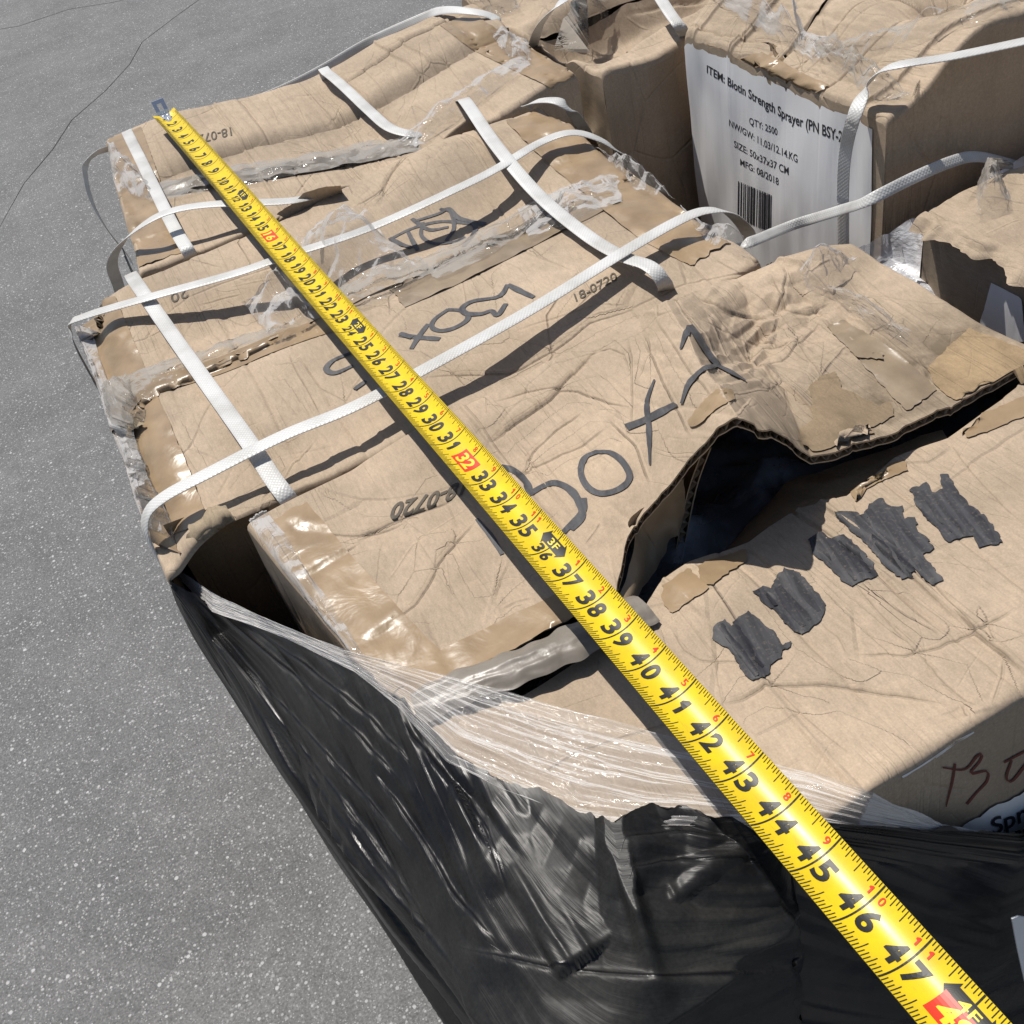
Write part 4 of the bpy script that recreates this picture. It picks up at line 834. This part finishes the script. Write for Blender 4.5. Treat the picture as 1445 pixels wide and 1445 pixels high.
sheet('loose_tape', 'C', T(5, [(600,140),(720,70),(830,95),(640,210)]), .010, .014, CLEAR, boxC, seed=23)
sheet('loose_tape', 'C', T(5, [(660,190),(760,190),(1020,370),(990,395)]), .004, .008, CLEARB, boxC, n_=90, m2=30, seed=24)
sheet('loose_tape', 'C', [(345,725),(375,720),(520,930),(480,925)], .0, .006, CLEAR, boxC, n_=30, m2=140, seed=25)
rp = catmull([K(585,1000,.000), K(660,966,.003), K(740,938,.004), K(830,896,.003), K(912,858,-.004)], 130); ra = np.linspace(-.5, .5, 26)[None, :]
rd = np.gradient(rp, axis=0); rd /= np.linalg.norm(rd, axis=1)[:, None]; rn = np.stack([-rd[:, 1], rd[:, 0], rd[:, 0]*0], 1)
rw = (.026+.006*vn(np.arange(130)*.12, np.arange(130)*0, 4))[:, None, None]; RV = rp[:, None]+rn[:, None]*ra[..., None]*rw
RV[..., 2] += .005*(1-(2*ra)**2)+.0016*tri(np.arange(130)[:, None]*.05, ra*7, 5)+.0004*tri(np.arange(130)[:, None]*.2, ra*12, 6)
grid('loose_tape', RV, GTAPE, boxC)
sheet('loose_tape', 'G', T(3, [(1255,700),(1330,690),(1390,850),(1250,910)]), .010, .012, CLEARB, boxG, seed=27)
sheet('loose_tape', 'E', [(985,-5),(1010,-15),(1190,80),(1150,95)], .006, .014, CLEAR, boxE, n_=140, m2=30, seed=28)
sheet('loose_tape', 'E', [(1140,75),(1175,60),(1300,150),(1240,150)], .008, .016, CLEARB, boxE, n_=120, m2=40, seed=29)
sheet('loose_tape', 'E', [(1160,70),(1420,5),(1440,20),(1190,95)], .004, .010, CLEARB, boxE, n_=140, m2=30, seed=30)
sheet('loose_tape', 'F', T(2, [(560,0),(700,-20),(760,60),(640,70)]), .012, .020, CLEARB, boxF, seed=32)
sheet('loose_tape', 'F', T(2, [(960,60),(1080,10),(1080,100),(1000,200)]), .012, .020, CLEARB, boxF, seed=33)

# clear film pushed down between E, C and G
film_t = thing('plastic_film', 'crumpled clear plastic film stuffed in the gap between three boxes', 'plastic film', (.97, -.33, -.2))
fe0 = [PY(1180,372,-.322), PY(1210,352,-.322), PY(1262,326,-.322), PY(1335,288,-.324), PY(1420,236,-.324), PY(1520,180,-.324)]
fe1 = [PX(1150,400,-.06), PX(1185,378,-.055), PX(1245,405,-.060), PX(1335,445,-.070), PX(1420,440,-.10), PX(1540,420,-.12)]
for nm_, o_, sd in (('film', 0, 5), ('film_fold', .010, 15)):
    Vq = flap_from_edges(fe0, fe1, 170, 70); x_, y_, z_ = Vq[..., 0], Vq[..., 1], Vq[..., 2]
    k_ = .026*np.abs(tri(x_/.045, (y_+z_)/.12, sd))+.012*tri(x_/.014, (y_+z_)/.05, sd+1)+.004*tri(x_/.006, (y_+z_)/.03, sd+2)
    Vq[..., 1] -= .5*k_+o_; Vq[..., 2] += .7*k_-o_; grid(nm_, Vq, WHITEFILM, film_t)

# ------------------------------------------------------------------ straps
SW = .0130
def strap(name, label, pts, width=SW, twist=None, n_=None, group='white woven straps round the boxes'):
    P = catmull(pts, 260); Ln = np.sum(np.linalg.norm(np.diff(P, axis=0), axis=1)); n_ = n_ or max(20, int(Ln/.004)); P = polyline(P, n_)
    d = np.gradient(P, axis=0); d /= np.linalg.norm(d, axis=1)[:, None]
    # width axis: level across the run, carried along where the strap turns down
    hd = np.array(pts[-1])[:2]-np.array(pts[0])[:2]; ref = np.array((-hd[1], hd[0], 0)); ref /= np.linalg.norm(ref); wv = np.zeros_like(P)
    for i in range(n_):
        hxy = d[i, :2]; l_ = np.linalg.norm(hxy)
        if l_ > .35:
            c_ = np.array((-hxy[1], hxy[0], 0))/l_; ref = .7*ref+.3*c_*(1 if np.dot(c_, ref) > 0 else -1)
        w_ = ref-d[i]*np.dot(ref, d[i]); wv[i] = w_/np.linalg.norm(w_)
    if twist is not None:
        tw = np.interp(np.linspace(0, 1, n_), np.linspace(0, 1, len(twist)), twist); up = np.cross(d, wv); wv = wv*np.cos(tw)[:, None]+up*np.sin(tw)[:, None]
    up = np.cross(d, wv); up *= np.sign(up[:, 2:3]+1e-9)
    s_ = np.array((-.5, -.46, -.2, .2, .46, .5)); hgt = np.array((0, .0004, .0005, .0005, .0004, 0)); th = .0005
    top = P[:, None]+wv[:, None]*s_[None, :, None]*width+up[:, None]*hgt[None, :, None]; bot = P[:, None]+wv[:, None]*s_[None, ::-1, None]*width-up[:, None]*th
    ring = np.concatenate([top, bot, top[:, :1]], 1); l_ = np.linspace(0, Ln, n_)[:, None]
    uv = np.stack(np.broadcast_arrays(l_, np.r_[s_, s_[::-1], s_[:1]][None]*width), -1)
    o = grid(name, ring, STRAP, uv=uv); return tag(o, label, 'strap', group)
def Z(p, dz): q = np.array(p, float).copy(); q[2] += dz; return q
def above(key, pts, mn=.0015):
    """pixel points with a height; never below the carton they lie on"""
    out = []
    for a, b_, z in pts:
        p = PX(a, b_, z); h = drape(key, np.array([p[0]]), np.array([p[1]]), -9)[0]
        if h > -8 and h+mn > p[2]: p = PX(a, b_, h+mn)
        out.append(p)
    return out
A_far = PX(180, 186, .004)
strap('strap', 'white strap across the corner beside the tape measure hook', [Z(A_far+np.array((0,.012,0)), -.10), Z(A_far+np.array((0,.008,0)), -.01)]+above('A', [(181,190,.004),(200,228,.008),(225,280,.010),(245,320,.006),(266,355,.002)])+[PX(271,368,-.03), PX(273,374,-.15)])
p = PX(458, 99, .006)
strap('strap', 'slack white strap dipping into the sagging middle of the box under the hook', [Z(p+np.array((0,.014,0)), -.10), Z(p+np.array((0,.010,0)), -.008)]+above('A', [(462,103,.010),(485,122,.008),(520,155,.004),(550,180,.0),(583,189,-.004)])+[PX(608,187,-.02), PX(622,190,-.07)])
strap('strap', 'pale strap hanging along the outer edge of the sagging box', [PY(300,163,.462), PY(345,148,.464), PY(400,126,.464), PY(455,98,.462), PY(520,60,.455), PX(598,24,.012), PX(622,15,.022), PX(655,15,.026), PX(692,22,.018), PX(712,38,.0), PX(722,52,-.06)], twist=(1.2, 1.2, 1.2, .9, .2, 0, 0), width=.0115)
strap('strap', 'white strap rising in a loop over the caved in side of the sagging box', [PX(172,420,-.14), PX(166,400,-.09), PX(158,372,-.035), PX(170,345,.004), PX(200,318,.022), PX(240,298,.026), PX(300,288,.022), PX(400,284,.014), PX(440,278,.006), PX(468,276,-.02), PX(480,282,-.09)])
strap('strap', 'thin looking strap loop bulging out beside the taped box corner', [PX(152,210,.002), PX(136,216,.012), PX(122,230,.006), PX(121,250,-.02), PX(130,285,-.06), PX(150,322,-.11), PX(180,360,-.17), PX(186,372,-.22)], twist=(1.1, 1.2, 1.3, 1.3), width=.0065)
strap('strap', 'white strap crossing the corner of the middle box beside its taped end', [PX(184,386,-.02), PX(187,391,.004)]+above('B', [(195,403,.014),(240,468,.008),(300,552,.008),(350,622,.010),(385,675,.008),(402,698,.004)])+[PX(412,712,-.012), PX(416,722,-.10)])
strap('strap', 'white strap running between the torn box and the taped seam, far from the tape measure', [PX(648,146,-.03), PX(652,140,.015)]+above('B', [(660,147,.030),(700,205,.026),(760,275,.016),(830,333,.014),(880,362,.016),(912,373,.018)])+[PX(930,388,.014), PX(940,408,-.002), PX(945,428,-.05), PX(946,434,-.16)])
strap('strap', 'long white strap stretched over the scribble on the middle box', [PX(103,452,.0)+np.array((-.010,-.004,-.12)), PX(103,452,.0)+np.array((-.010,-.002,-.03)), PX(103,452,.0)+np.array((-.004,0,-.004))]+above('B', [(116,447,.008),(200,422,.016),(330,386,.018),(400,362,.018),(520,322,.020),(640,268,.026),(700,238,.024),(760,202,.018)])+[PX(805,187,.018), PX(845,196,.006), PX(878,218,-.02), PX(900,240,-.08)])
strap('strap', 'long white strap stretched over the word Box on the middle box', [PX(209,724,.002)+np.array((-.010,-.004,-.12)), PX(209,724,.002)+np.array((-.010,-.002,-.03)), PX(209,724,.002)+np.array((-.004,0,-.004))]+above('B', [(228,703,.010),(300,664,.016),(400,614,.018),(500,573,.018),(600,520,.018),(750,436,.018),(900,343,.020),(970,305,.020)])+[PX(1005,296,.016), PX(1030,301,.0), PX(1052,322,-.04), PX(1060,340,-.10)])
strap('strap', 'short strap loop bent over the end of the middle box by the brown box', [PX(742,152,.004), PX(755,143,.012), PX(785,142,.018), PX(805,155,.004), PX(824,182,-.05), PX(832,196,-.10)])
fn = np.array((.04, -.365, 0)); fn = np.array((fn[1], -fn[0], 0)); fn /= np.linalg.norm(fn)   # outward from the labelled end
fp = np.array((.96, -.305, 0)) + fn*(.012 if fn[0] < 0 else -.012)
strap('strap', 'white strap arching over the white paper label and hanging down its edge', [PX(1500,45,.10), PX(1445,58,.098), PX(1340,80,.098), PX(1275,90,.098), PX(1242,100,.090), PX(1222,125,.075), PPL(1205,165,fp,fn), PPL(1194,210,fp,fn), PPL(1190,260,fp,fn), PPL(1190,345,fp,fn), PPL(1193,380,fp,fn)], width=.0125)
strap('strap', 'loose white strap sagging across the lower part of the white paper label', [PX(1030,352,-.03), PX(1060,341,-.015), PPL(1118,318,fp+fn*.01*(1 if fn[0]<0 else -1),fn), PPL(1184,297,fp+fn*.012*(1 if fn[0]<0 else -1),fn), PY(1222,284,-.330), PY(1291,250,-.336), PY(1343,228,-.332), PY(1377,221,-.325), PY(1419,229,-.320), PY(1470,245,-.315)], twist=(.3, .8, 1.1, 1.1, 1.0, .9, .9), width=.0092)
strap('strap', 'thin strap arching up from the side of the crushed brown box', [PX(752,100,-.10), PX(751,84,-.05), PX(753,62,.0), PX(763,34,.030), PX(786,8,.05), PX(815,-12,.05), PX(850,-25,.03)])
strap('strap', 'grey white strap over the far corner of the crushed brown box', [PX(900,-40,.04), PX(925,-12,.036), PX(945,18,.03), PX(962,42,.018), PX(972,62,-.02), PX(974,80,-.08)])

# ------------------------------------------------------------------ tape measure
T0, T1 = np.array((.4921,.3711,.0276)), np.array((.5512,-.8464,.0510)); T0 = CP+(T0-CP)*((.022-CP[2])/(T0[2]-CP[2])); T1 = CP+(T1-CP)*((.041-CP[2])/(T1[2]-CP[2])); TD = (T1-T0)/np.linalg.norm(T1-T0)
INCH = np.linalg.norm(T1-T0)/48; TW = .0266
lat = np.cross(TD, (0, 0, 1.)); lat /= np.linalg.norm(lat)            # to the right when running towards the camera = -X side is +?
lat = -lat if lat[0] < 0 else lat                                      # lateral axis towards +X
tup = np.cross(lat, TD); tup = tup if tup[2] > 0 else -tup
def blade(s, c, off=0.0):
    """s inches along, c across (-.5 .. .5, + towards +X), concave side up"""
    s = np.asarray(s, float); c = np.asarray(c, float); flat = ss(0, 2.5, s)*.25+.75
    sag = .0012*np.sin(s*.23)+.0015*np.sin(s*.11+1)
    prof = .0052*flat*(2*c)**2
    ang = 2*.0104*flat*2*c/TW
    nx = -ang/np.sqrt(1+ang**2); nz = 1/np.sqrt(1+ang**2)
    P = T0+TD*(s*INCH)[..., None]+lat*(c*TW)[..., None]+tup*(prof+sag)[..., None]
    return P+(lat*nx[..., None]+tup*nz[..., None])*np.asarray(off)[..., None]
tm = thing('tape_measure', 'yellow tape measure blade laid diagonally across the boxes', 'tape measure', T0+TD*24*INCH-np.array((0,0,.02)))
ss_, cc_ = np.meshgrid(np.linspace(.05, 57, 1400), np.linspace(-.5, .5, 15), indexing='ij')
grid('blade', blade(ss_, cc_), YEL, tm)
grid('blade_back', blade(ss_[::4], cc_[::4], np.full(ss_[::4].shape, -.00025)), HOLE, tm)
tv = []; tf = []
def quad(s0, s1, c0, c1, off=.00012, n_=5, bend=0):
    k = len(tv); cs = np.linspace(c0, c1, n_)
    for c_ in cs:
        b_ = bend*((c_-.0)**2)
        for s_ in (s0, s1): tv.append(blade(np.array(s_+b_), np.array(c_), np.array(off)))
    for i in range(n_-1): tf.append((k+2*i, k+2*i+1, k+2*i+3, k+2*i+2))
tw_ = .0085
for i in range(8, 57*16):
    s_ = i/16; near = i % 16 == 0
    if near: continue
    l_ = .175 if i % 8 == 0 else .13 if i % 4 == 0 else .095 if i % 2 == 0 else .07
    quad(s_-tw_, s_+tw_, .5, .5-l_, n_=3); l2 = .26 if i % 8 == 0 else .21 if i % 4 == 0 else .165 if i % 2 == 0 else .135
    quad(s_-tw_, s_+tw_, -.5, -.5+l2, n_=4)
    if s_ < 12: quad(s_+1/32-tw_, s_+1/32+tw_, -.5, -.5+.10, n_=2)
for i in range(1, 57):
    quad(i-.016, i+.016, -.5, .5, n_=14)
tag(obj('tick_marks', tv, [list(f) for f in tf], BLACKPRINT, tm, smooth=False), kind='stuff')
def blade_text(items):
    vs = []; fs = []; k = 0
    for s, at, c0, h, wd, bold in items:       # h: capital height as a share of the blade width; wd: width in inches
        V, F = glyphs(s, bold); x0, x1 = V[:, 0].min(), V[:, 0].max(); sx = at+((V[:, 0]-x0)/(x1-x0)-.5)*wd; cy = c0+(V[:, 1]/.70)*h
        vs.append(blade(sx, cy, np.full(len(V), .00022))); fs += [[i+k for i in f] for f in F]; k += len(V)
    return np.vstack(vs), fs
it_b = []; it_r = []; it_y = []; badge = []; bad_b = []
for i in range(1, 57):
    st = str(i); red = i % 16 == 0; foot = i % 12 == 0
    if i < 10: it_b.append((i, [(st, i-.30, -.22, .42, .34, .030)]))
    elif red:
        badge.append(i)
        it_y.append((i, [(st, i, -.17, .30, .60, .030)]))
    else:
        h, c0 = (.26, -.20) if foot else (.37, -.19); g = .215 if not foot else .17
        wn = .29 if not foot else .22; it_b.append((i, [(q, i+sg*g, c0, h, wn if q != '1' else wn*.58, .034) for q, sg in ((st[0], -1), (st[1], 1))]))
    if i > 12 and not foot:
        r = str(i % 12)
        it_r.append((i, [(r, i-.14, .27, .12, .11 if r != '1' else .07, .018)] if len(r) == 1 else [(q, i+sg*.13, .27, .12, .10 if q != '1' else .07, .016) for q, sg in ((r[0], -1), (r[1], 1))]))
    if foot:
        it_y.append((i, [(str(i//12)+'F', i, .15, .15, .36, .012)])); bad_b.append(i)
def patch(lst, poly, m_, name, off):
    for i in lst:
        vs = []; fs = []
        a, b_ = np.meshgrid(np.linspace(0, 1, 8), np.linspace(0, 1, 8), indexing='ij'); k = len(vs)
        pp = poly; s_ = (pp[0][0]*(1-a)+pp[1][0]*a)*(1-b_)+(pp[3][0]*(1-a)+pp[2][0]*a)*b_; c_ = (pp[0][1]*(1-a)+pp[1][1]*a)*(1-b_)+(pp[3][1]*(1-a)+pp[2][1]*a)*b_
        vs += blade(i+s_, c_, np.full(s_.shape, off)).reshape(-1, 3).tolist(); fs += (quads(8, 8)+k).tolist()
        obj(name, vs, fs, m_, tm, smooth=False)
patch(badge, ((-.40,-.235),(.40,-.235),(.40,.19),(-.40,.19)), REDPRINT, 'red_badge', .00017)
patch(bad_b, ((-.30,.10),(.30,.10),(.30,.34),(-.30,.34)), BLACKPRINT, 'foot_badge', .00017)
for sx_ in (-1, 1): patch(bad_b, ((sx_*.30,.04),(sx_*.48,.22),(sx_*.30,.40),(sx_*.29,.22)), BLACKPRINT, 'foot_badge', .00016)
YP = simple('yellow_print', (.80,.61,.03), .4)
for nm_, lst, m_ in (('inch_numeral', it_b, BLACKPRINT), ('small_red_numeral', it_r, REDPRINT), ('badge_numeral', it_y, YP)):
    for i, its in lst: V, F = blade_text(its); obj(nm_, V, F, m_, tm, smooth=False)
# steel end hook: plate riveted on the blade, tab bent up with a slot
hk = []; hf = []
def slab(pts, th):                         # pts: list of (s, c, h) loop, extruded along blade normal
    k = len(hk); n_ = len(pts)
    for dz in (0, th):
        for s_, c_, h_ in pts: hk.append(T0+TD*s_*INCH+lat*c_*TW+tup*(h_+dz+.0012))
    hf.append([k+i for i in range(n_)][::-1]); hf.append([k+n_+i for i in range(n_)])
    for i in range(n_): hf.append([k+i, k+(i+1) % n_, k+n_+(i+1) % n_, k+n_+i])
slab([(1.15,-.10,0),(1.25,0,0),(1.15,.10,0),(.05,.24,0),(.0,.24,0),(.0,-.24,0),(.05,-.24,0)], .0010)
def tab(c0, c1, h0, h1):
    k = len(hk)
    for s_ in (-.02, .03):
        for c_, h_ in ((c0, h0), (c1, h0), (c1, h1), (c0, h1)): hk.append(T0+TD*(s_-30*max(h_, 0))*INCH+lat*c_*TW+tup*(h_+.0012))
    hf.extend([[k+3,k+2,k+1,k],[k+4,k+5,k+6,k+7]]+[[k+i, k+(i+1) % 4, k+4+(i+1) % 4, k+4+i] for i in range(4)])
tab(-.27, .27, -.010, .004); tab(-.27, -.10, .004, .011); tab(.10, .27, .004, .011); tab(-.27, .27, .011, .0145)
hook = obj('end_hook', hk, hf, CHROME, tm, smooth=False)
rv = []; rf = []
for s_, c_ in ((.35,-.10),(.35,.10),(.85,0)):
    k = len(rv)
    for j in range(4):
        a_ = j/3*math.pi/2
        for q in range(10): rv.append(T0+TD*(s_*INCH+.0017*math.cos(a_)*math.cos(q*.628))+lat*(c_*TW+.0017*math.cos(a_)*math.sin(q*.628))+tup*(.0022+.0011*math.sin(a_)))
    for j in range(3):
        for q in range(10): rf.append([k+j*10+q, k+j*10+(q+1) % 10, k+j*10+10+(q+1) % 10, k+j*10+10+q])
obj('rivet', rv, rf, CHROME, hook)

# ------------------------------------------------------------------ stretch wrap
def Kp(*p): return PX(*p)
FY = -.748
wk = [ # top edge, shoulder
 ((.380,.455,-.13), (.378,.455,-.15)), ((.380,.11,-.13), (.378,.11,-.15)), ((.322,.055,-.07), (.322,.055,-.09)), ((.323,-.15,-.050), (.323,-.15,-.075)), ((.327,-.338,-.030), (.326,-.342,-.066)),
 (Kp(300,856,-.052), (.334,-.395,-.092)), (Kp(400,890,-.018), (.346,-.455,-.086)), (Kp(500,940,.004), (.360,-.525,-.072)), (Kp(560,985,.007), (.372,-.590,-.054)), (Kp(640,1066,.008), (.388,-.665,-.036)), (Kp(700,1100,.009), (.395,-.725,-.022)), (Kp(775,1126,.010), (.412,-.764,-.014)), (Kp(840,1160,.012), (.440,-.778,-.012)),
 (Kp(862,1155,.024), (.462,-.776,-.012)), (Kp(925,1136,.012), (.500,-.770,-.014)), (Kp(1000,1150,.009), (.545,-.762,-.024)), (PY(1100,1158,FY), None), (PY(1200,1166,FY), None), (PY(1320,1174,FY), None), (PY(1445,1178,FY), None), ((.93,FY-.004,-.10), None), ((1.00,-.76,-.10), None), ((1.46,-.75,-.10), None)]
TOP = np.array([np.array(a) for a, b_ in wk]); SH = np.array([np.array(b_) if b_ is not None else np.array(a)+np.array((0, -.004, -.025)) for a, b_ in wk])
t = np.r_[0, np.cumsum(np.linalg.norm(np.diff(SH[:, :2], axis=0), axis=1)+.02)]; nt_ = 800; tt = np.r_[np.linspace(0, t[3], 61)[:-1], np.linspace(t[3], t[19], 700)[:-1], np.linspace(t[19], t[-1], 41)]
def ip(A): 
    q = np.stack([np.interp(tt, t, A[:, k]) for k in range(3)], 1); ker = np.ones(7)/7
    return np.stack([np.convolve(np.pad(q[:, k], 3, 'edge'), ker, 'valid') for k in range(3)], 1)
TOPi = np.stack([np.interp(tt, t, TOP[:, k]) for k in range(3)], 1); SHi = ip(SH)
rows1, rows2 = 80, 240; V = np.zeros((nt_, rows1+rows2, 3))
for j in range(rows1):
    a = j/rows1; mid = .5*(TOPi+SHi); mid[:, 2] = np.maximum(mid[:, 2], np.maximum(TOPi[:, 2], SHi[:, 2])*.75+.25*np.minimum(TOPi[:, 2], SHi[:, 2]))
    V[:, j] = TOPi*(1-a)**2+2*mid*a*(1-a)+SHi*a*a
BOT = SHi.copy(); BOT[:, 2] = -.925; BOT[:, 0] += .028*(1-ss(.36, .46, SHi[:, 0])); BOT[:, 1] += .03*ss(-.6, -.74, SHi[:, 1])
for j in range(rows2):
    a = j/(rows2-1); V[:, rows1+j] = SHi*(1-a)+BOT*a
dt = np.gradient(SHi[:, :2], axis=0); dt /= np.linalg.norm(dt, axis=1)[:, None]; outn = np.stack([dt[:, 1], -dt[:, 0]], 1)
outn *= np.sign(np.sum(outn*(SHi[:, :2]-np.array((.8, -.2))), 1))[:, None]
sl = tt[:, None]; rr = np.r_[np.linspace(0, .15, rows1), .15+np.linspace(.002, .86, rows2)][None, :]
diag = rr-.35*sl
d1 = .013*tri((rr-.50*sl)/.080, sl/.55, 3)+.0050*tri((rr-.46*sl)/.026, sl/.50, 4)+.0022*tri((rr-.48*sl)/.0090, sl/.40, 8)+.004*vn(rr/.12, sl/.2, 5)
cz_ = np.exp(-((sl-t[12])/.16)**2)*np.exp(-(rr/.2)**2); d1 = d1*(1-.5*cz_)+cz_*(.013*tri(sl/.085+rr*4, rr/.085, 9)+.0045*tri(sl/.034+rr*9, rr/.034, 10))
amp = ss(0, .02, rr)*.8+.2
lowA = (1+1.3*ss(.15, .5, rr)); d1 = d1*amp*lowA
topw = 1-ss(.10, .17, rr); V[..., :2] += outn[:, None]*((np.abs(d1)-.003)*(1-topw*.6))[..., None]; V[..., 2] += topw*np.abs(d1)*.8
# raised pleat running down from the notch
pc = np.exp(-((sl-t[13]-.10*rr)/.007)**2)*ss(0, .01, rr)*(1-ss(.06, .16, rr)); V[..., 2] += .012*pc; 
# long sharp folds fanning out from the corner, traced on the sight lines of the outer surface
def to_px(P):
    q = (P-CP)@RC; return 722.5+FPX*q[..., 0]/-q[..., 2], 722.5-FPX*q[..., 1]/-q[..., 2]
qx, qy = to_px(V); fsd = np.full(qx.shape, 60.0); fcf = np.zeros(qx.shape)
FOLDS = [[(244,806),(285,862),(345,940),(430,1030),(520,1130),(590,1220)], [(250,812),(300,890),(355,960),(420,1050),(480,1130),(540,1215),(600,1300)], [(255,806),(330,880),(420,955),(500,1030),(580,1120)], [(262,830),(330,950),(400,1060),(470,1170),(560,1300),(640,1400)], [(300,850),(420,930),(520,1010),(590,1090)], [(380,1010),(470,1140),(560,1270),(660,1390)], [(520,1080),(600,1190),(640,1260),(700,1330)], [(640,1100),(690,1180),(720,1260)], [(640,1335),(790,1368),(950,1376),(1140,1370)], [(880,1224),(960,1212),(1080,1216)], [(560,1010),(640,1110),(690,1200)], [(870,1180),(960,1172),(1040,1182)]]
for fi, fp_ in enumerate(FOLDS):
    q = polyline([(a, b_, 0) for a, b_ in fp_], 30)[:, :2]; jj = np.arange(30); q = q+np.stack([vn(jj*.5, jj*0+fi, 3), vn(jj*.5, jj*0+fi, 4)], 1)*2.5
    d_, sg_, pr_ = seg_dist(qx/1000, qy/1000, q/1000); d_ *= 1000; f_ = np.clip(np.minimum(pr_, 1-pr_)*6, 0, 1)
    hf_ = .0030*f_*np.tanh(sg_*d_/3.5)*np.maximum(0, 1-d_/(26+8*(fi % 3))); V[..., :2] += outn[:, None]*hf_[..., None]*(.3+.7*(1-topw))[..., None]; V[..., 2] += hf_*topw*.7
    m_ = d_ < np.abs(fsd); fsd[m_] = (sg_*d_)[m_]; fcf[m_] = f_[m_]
V[:, :rows1, 2] = np.minimum(V[:, :rows1, 2], .020)
ci = (V[..., 0] > .40) & (V[..., 1] > -.742) & (V[..., 0] < .62); ci[:, rows1+3:] = False
hz_ = drape('C', V[ci][:, 0], V[ci][:, 1], -9); V[ci] = np.stack([V[ci][:, 0], V[ci][:, 1], np.maximum(V[ci][:, 2], np.minimum(hz_+.0035+.5*np.abs(d1)[ci], .024))], 1)
rg = .0035*fbm(tt/.02, tt*0, 3); V[:, 0, 1] += rg; V[:, 0, 0] += rg*.5
uv = np.stack(np.broadcast_arrays(sl, rr), -1)
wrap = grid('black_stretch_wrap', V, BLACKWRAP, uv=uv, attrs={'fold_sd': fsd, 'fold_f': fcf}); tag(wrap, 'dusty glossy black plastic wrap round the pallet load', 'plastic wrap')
# clear stretch film above it
fk = [(Kp(234,790,-.045), Kp(236,800,-.052)), (Kp(300,838,-.040), Kp(300,864,-.050)), (Kp(365,868,-.012), Kp(400,898,-.014)), (Kp(480,914,.006), Kp(500,948,.006)), (Kp(600,946,.008), Kp(560,996,.008)), (Kp(690,970,.008), Kp(630,1075,.008)), (Kp(790,998,.008), Kp(710,1115,.008)), (Kp(880,1022,.008), Kp(800,1150,.009)), (Kp(960,1044,.008), Kp(880,1165,.009)), (Kp(1040,1064,.008), Kp(950,1165,.009)), (Kp(1110,1080,.008), Kp(1010,1168,.004)), (Kp(1150,1090,.006), PY(1100,1175,FY+.004)), (PY(1230,1120,FY+.004), PY(1200,1180,FY+.002)), (PY(1330,1165,FY+.004), PY(1340,1185,FY+.002)), (PY(1445,1180,FY+.004), PY(1445,1195,FY+.002))]
Vf = flap_from_edges([a for a, b_ in fk], [b_ for a, b_ in fk], 420, 110)
uu = np.linspace(0, 1, 420)[:, None]; vv = np.linspace(0, 1, 110)[None]
Vf[..., 2] += .0030*tri(vv*9+uu*2, uu*9, 3)+.0022*tri(vv*22+uu*3, uu*16, 4)+.0009*tri(vv*48+uu*2, uu*34, 5); Vf[:, 0, 2] += .002*fbm(uu[:, 0]*30, uu[:, 0]*0, 4)
sf = grid('clear_stretch_film', Vf, STRETCH, uv=np.stack(np.broadcast_arrays(uu, vv*.35), -1)); tag(sf, 'stretched clear plastic film streaked with wrinkles above the black wrap', 'plastic film')

wl = [(1428,1297),(1437,1293),(1475,1300),(1490,1420),(1455,1420),(1446,1385),(1436,1340)]
wv_ = [PY(a, b_, FY-.030) for a, b_ in wl]; nn_ = len(wv_)
ws = obj('paper_label', wv_+[p+np.array((0, .0008, 0)) for p in wv_], [list(range(nn_)), list(range(2*nn_-1, nn_-1, -1))]+[[i, (i+1) % nn_, (i+1) % nn_+nn_, i+nn_] for i in range(nn_)], PAPER, smooth=False); tag(ws, 'pale paper label stuck low on the black wrap', 'label')
# ------------------------------------------------------------------ lower layer of cartons and the pallet under the wrap
lower = [('A', .395, .90, .07, .45), ('B', .365, .83, -.33, .06), ('C', .43, .92, -.72, -.35), ('F', .95, 1.44, .07, .45), ('E', .95, 1.44, -.34, .06), ('G', .95, 1.44, -.735, -.35)]
lab = {'A': 'lower cardboard box under the box with the hook', 'B': 'lower cardboard box under the strapped middle box', 'C': 'lower cardboard box under the torn box', 'F': 'lower cardboard box under the crushed brown box', 'E': 'lower cardboard box under the box with the paper label', 'G': 'lower cardboard box under the box with ragged lip'}
for k, x0, x1, y0, y1 in lower:
    z1, z0 = -.382 if k != 'E' else -.362, -.80
    e = thing('lower_cardboard_box', lab[k], 'box', ((x0+x1)/2, (y0+y1)/2, z0), 'lower layer of cartons')
    bm = bmesh.new(); bmesh.ops.create_cube(bm, size=1); bmesh.ops.scale(bm, vec=(x1-x0, y1-y0, z1-z0), verts=bm.verts); bmesh.ops.translate(bm, vec=((x0+x1)/2, (y0+y1)/2, (z0+z1)/2), verts=bm.verts); bmesh.ops.bevel(bm, geom=bm.edges[:], offset=.006, segments=2, affect='EDGES')
    obj('carton_body', [v.co[:] for v in bm.verts], [[v.index for v in f.verts] for f in bm.faces], CB_C, e, smooth=False); bm.free()
pal = thing('wooden_pallet', 'wooden pallet under the wrapped load', 'pallet', (.9, -.14, -.95))
def plank(name, x0, x1, y0, y1, z0, z1):
    V = [(a, b_, c_) for c_ in (z0, z1) for a, b_ in ((x0,y0),(x1,y0),(x1,y1),(x0,y1))]
    obj(name, V, [[3,2,1,0],[4,5,6,7],[0,1,5,4],[1,2,6,5],[2,3,7,6],[3,0,4,7]], WOOD, pal, smooth=False)
for i in range(7): plank('deck_board', .38, 1.45, -.70+i*.167, -.70+i*.167+.10, -.822, -.802)
for x in (.385, .86, 1.38): plank('stringer', x, x+.045, -.70, .41, -.93, -.823)
for y in (-.70, -.21, .31): plank('bottom_board', .38, 1.45, y, y+.10, -.949, -.931)
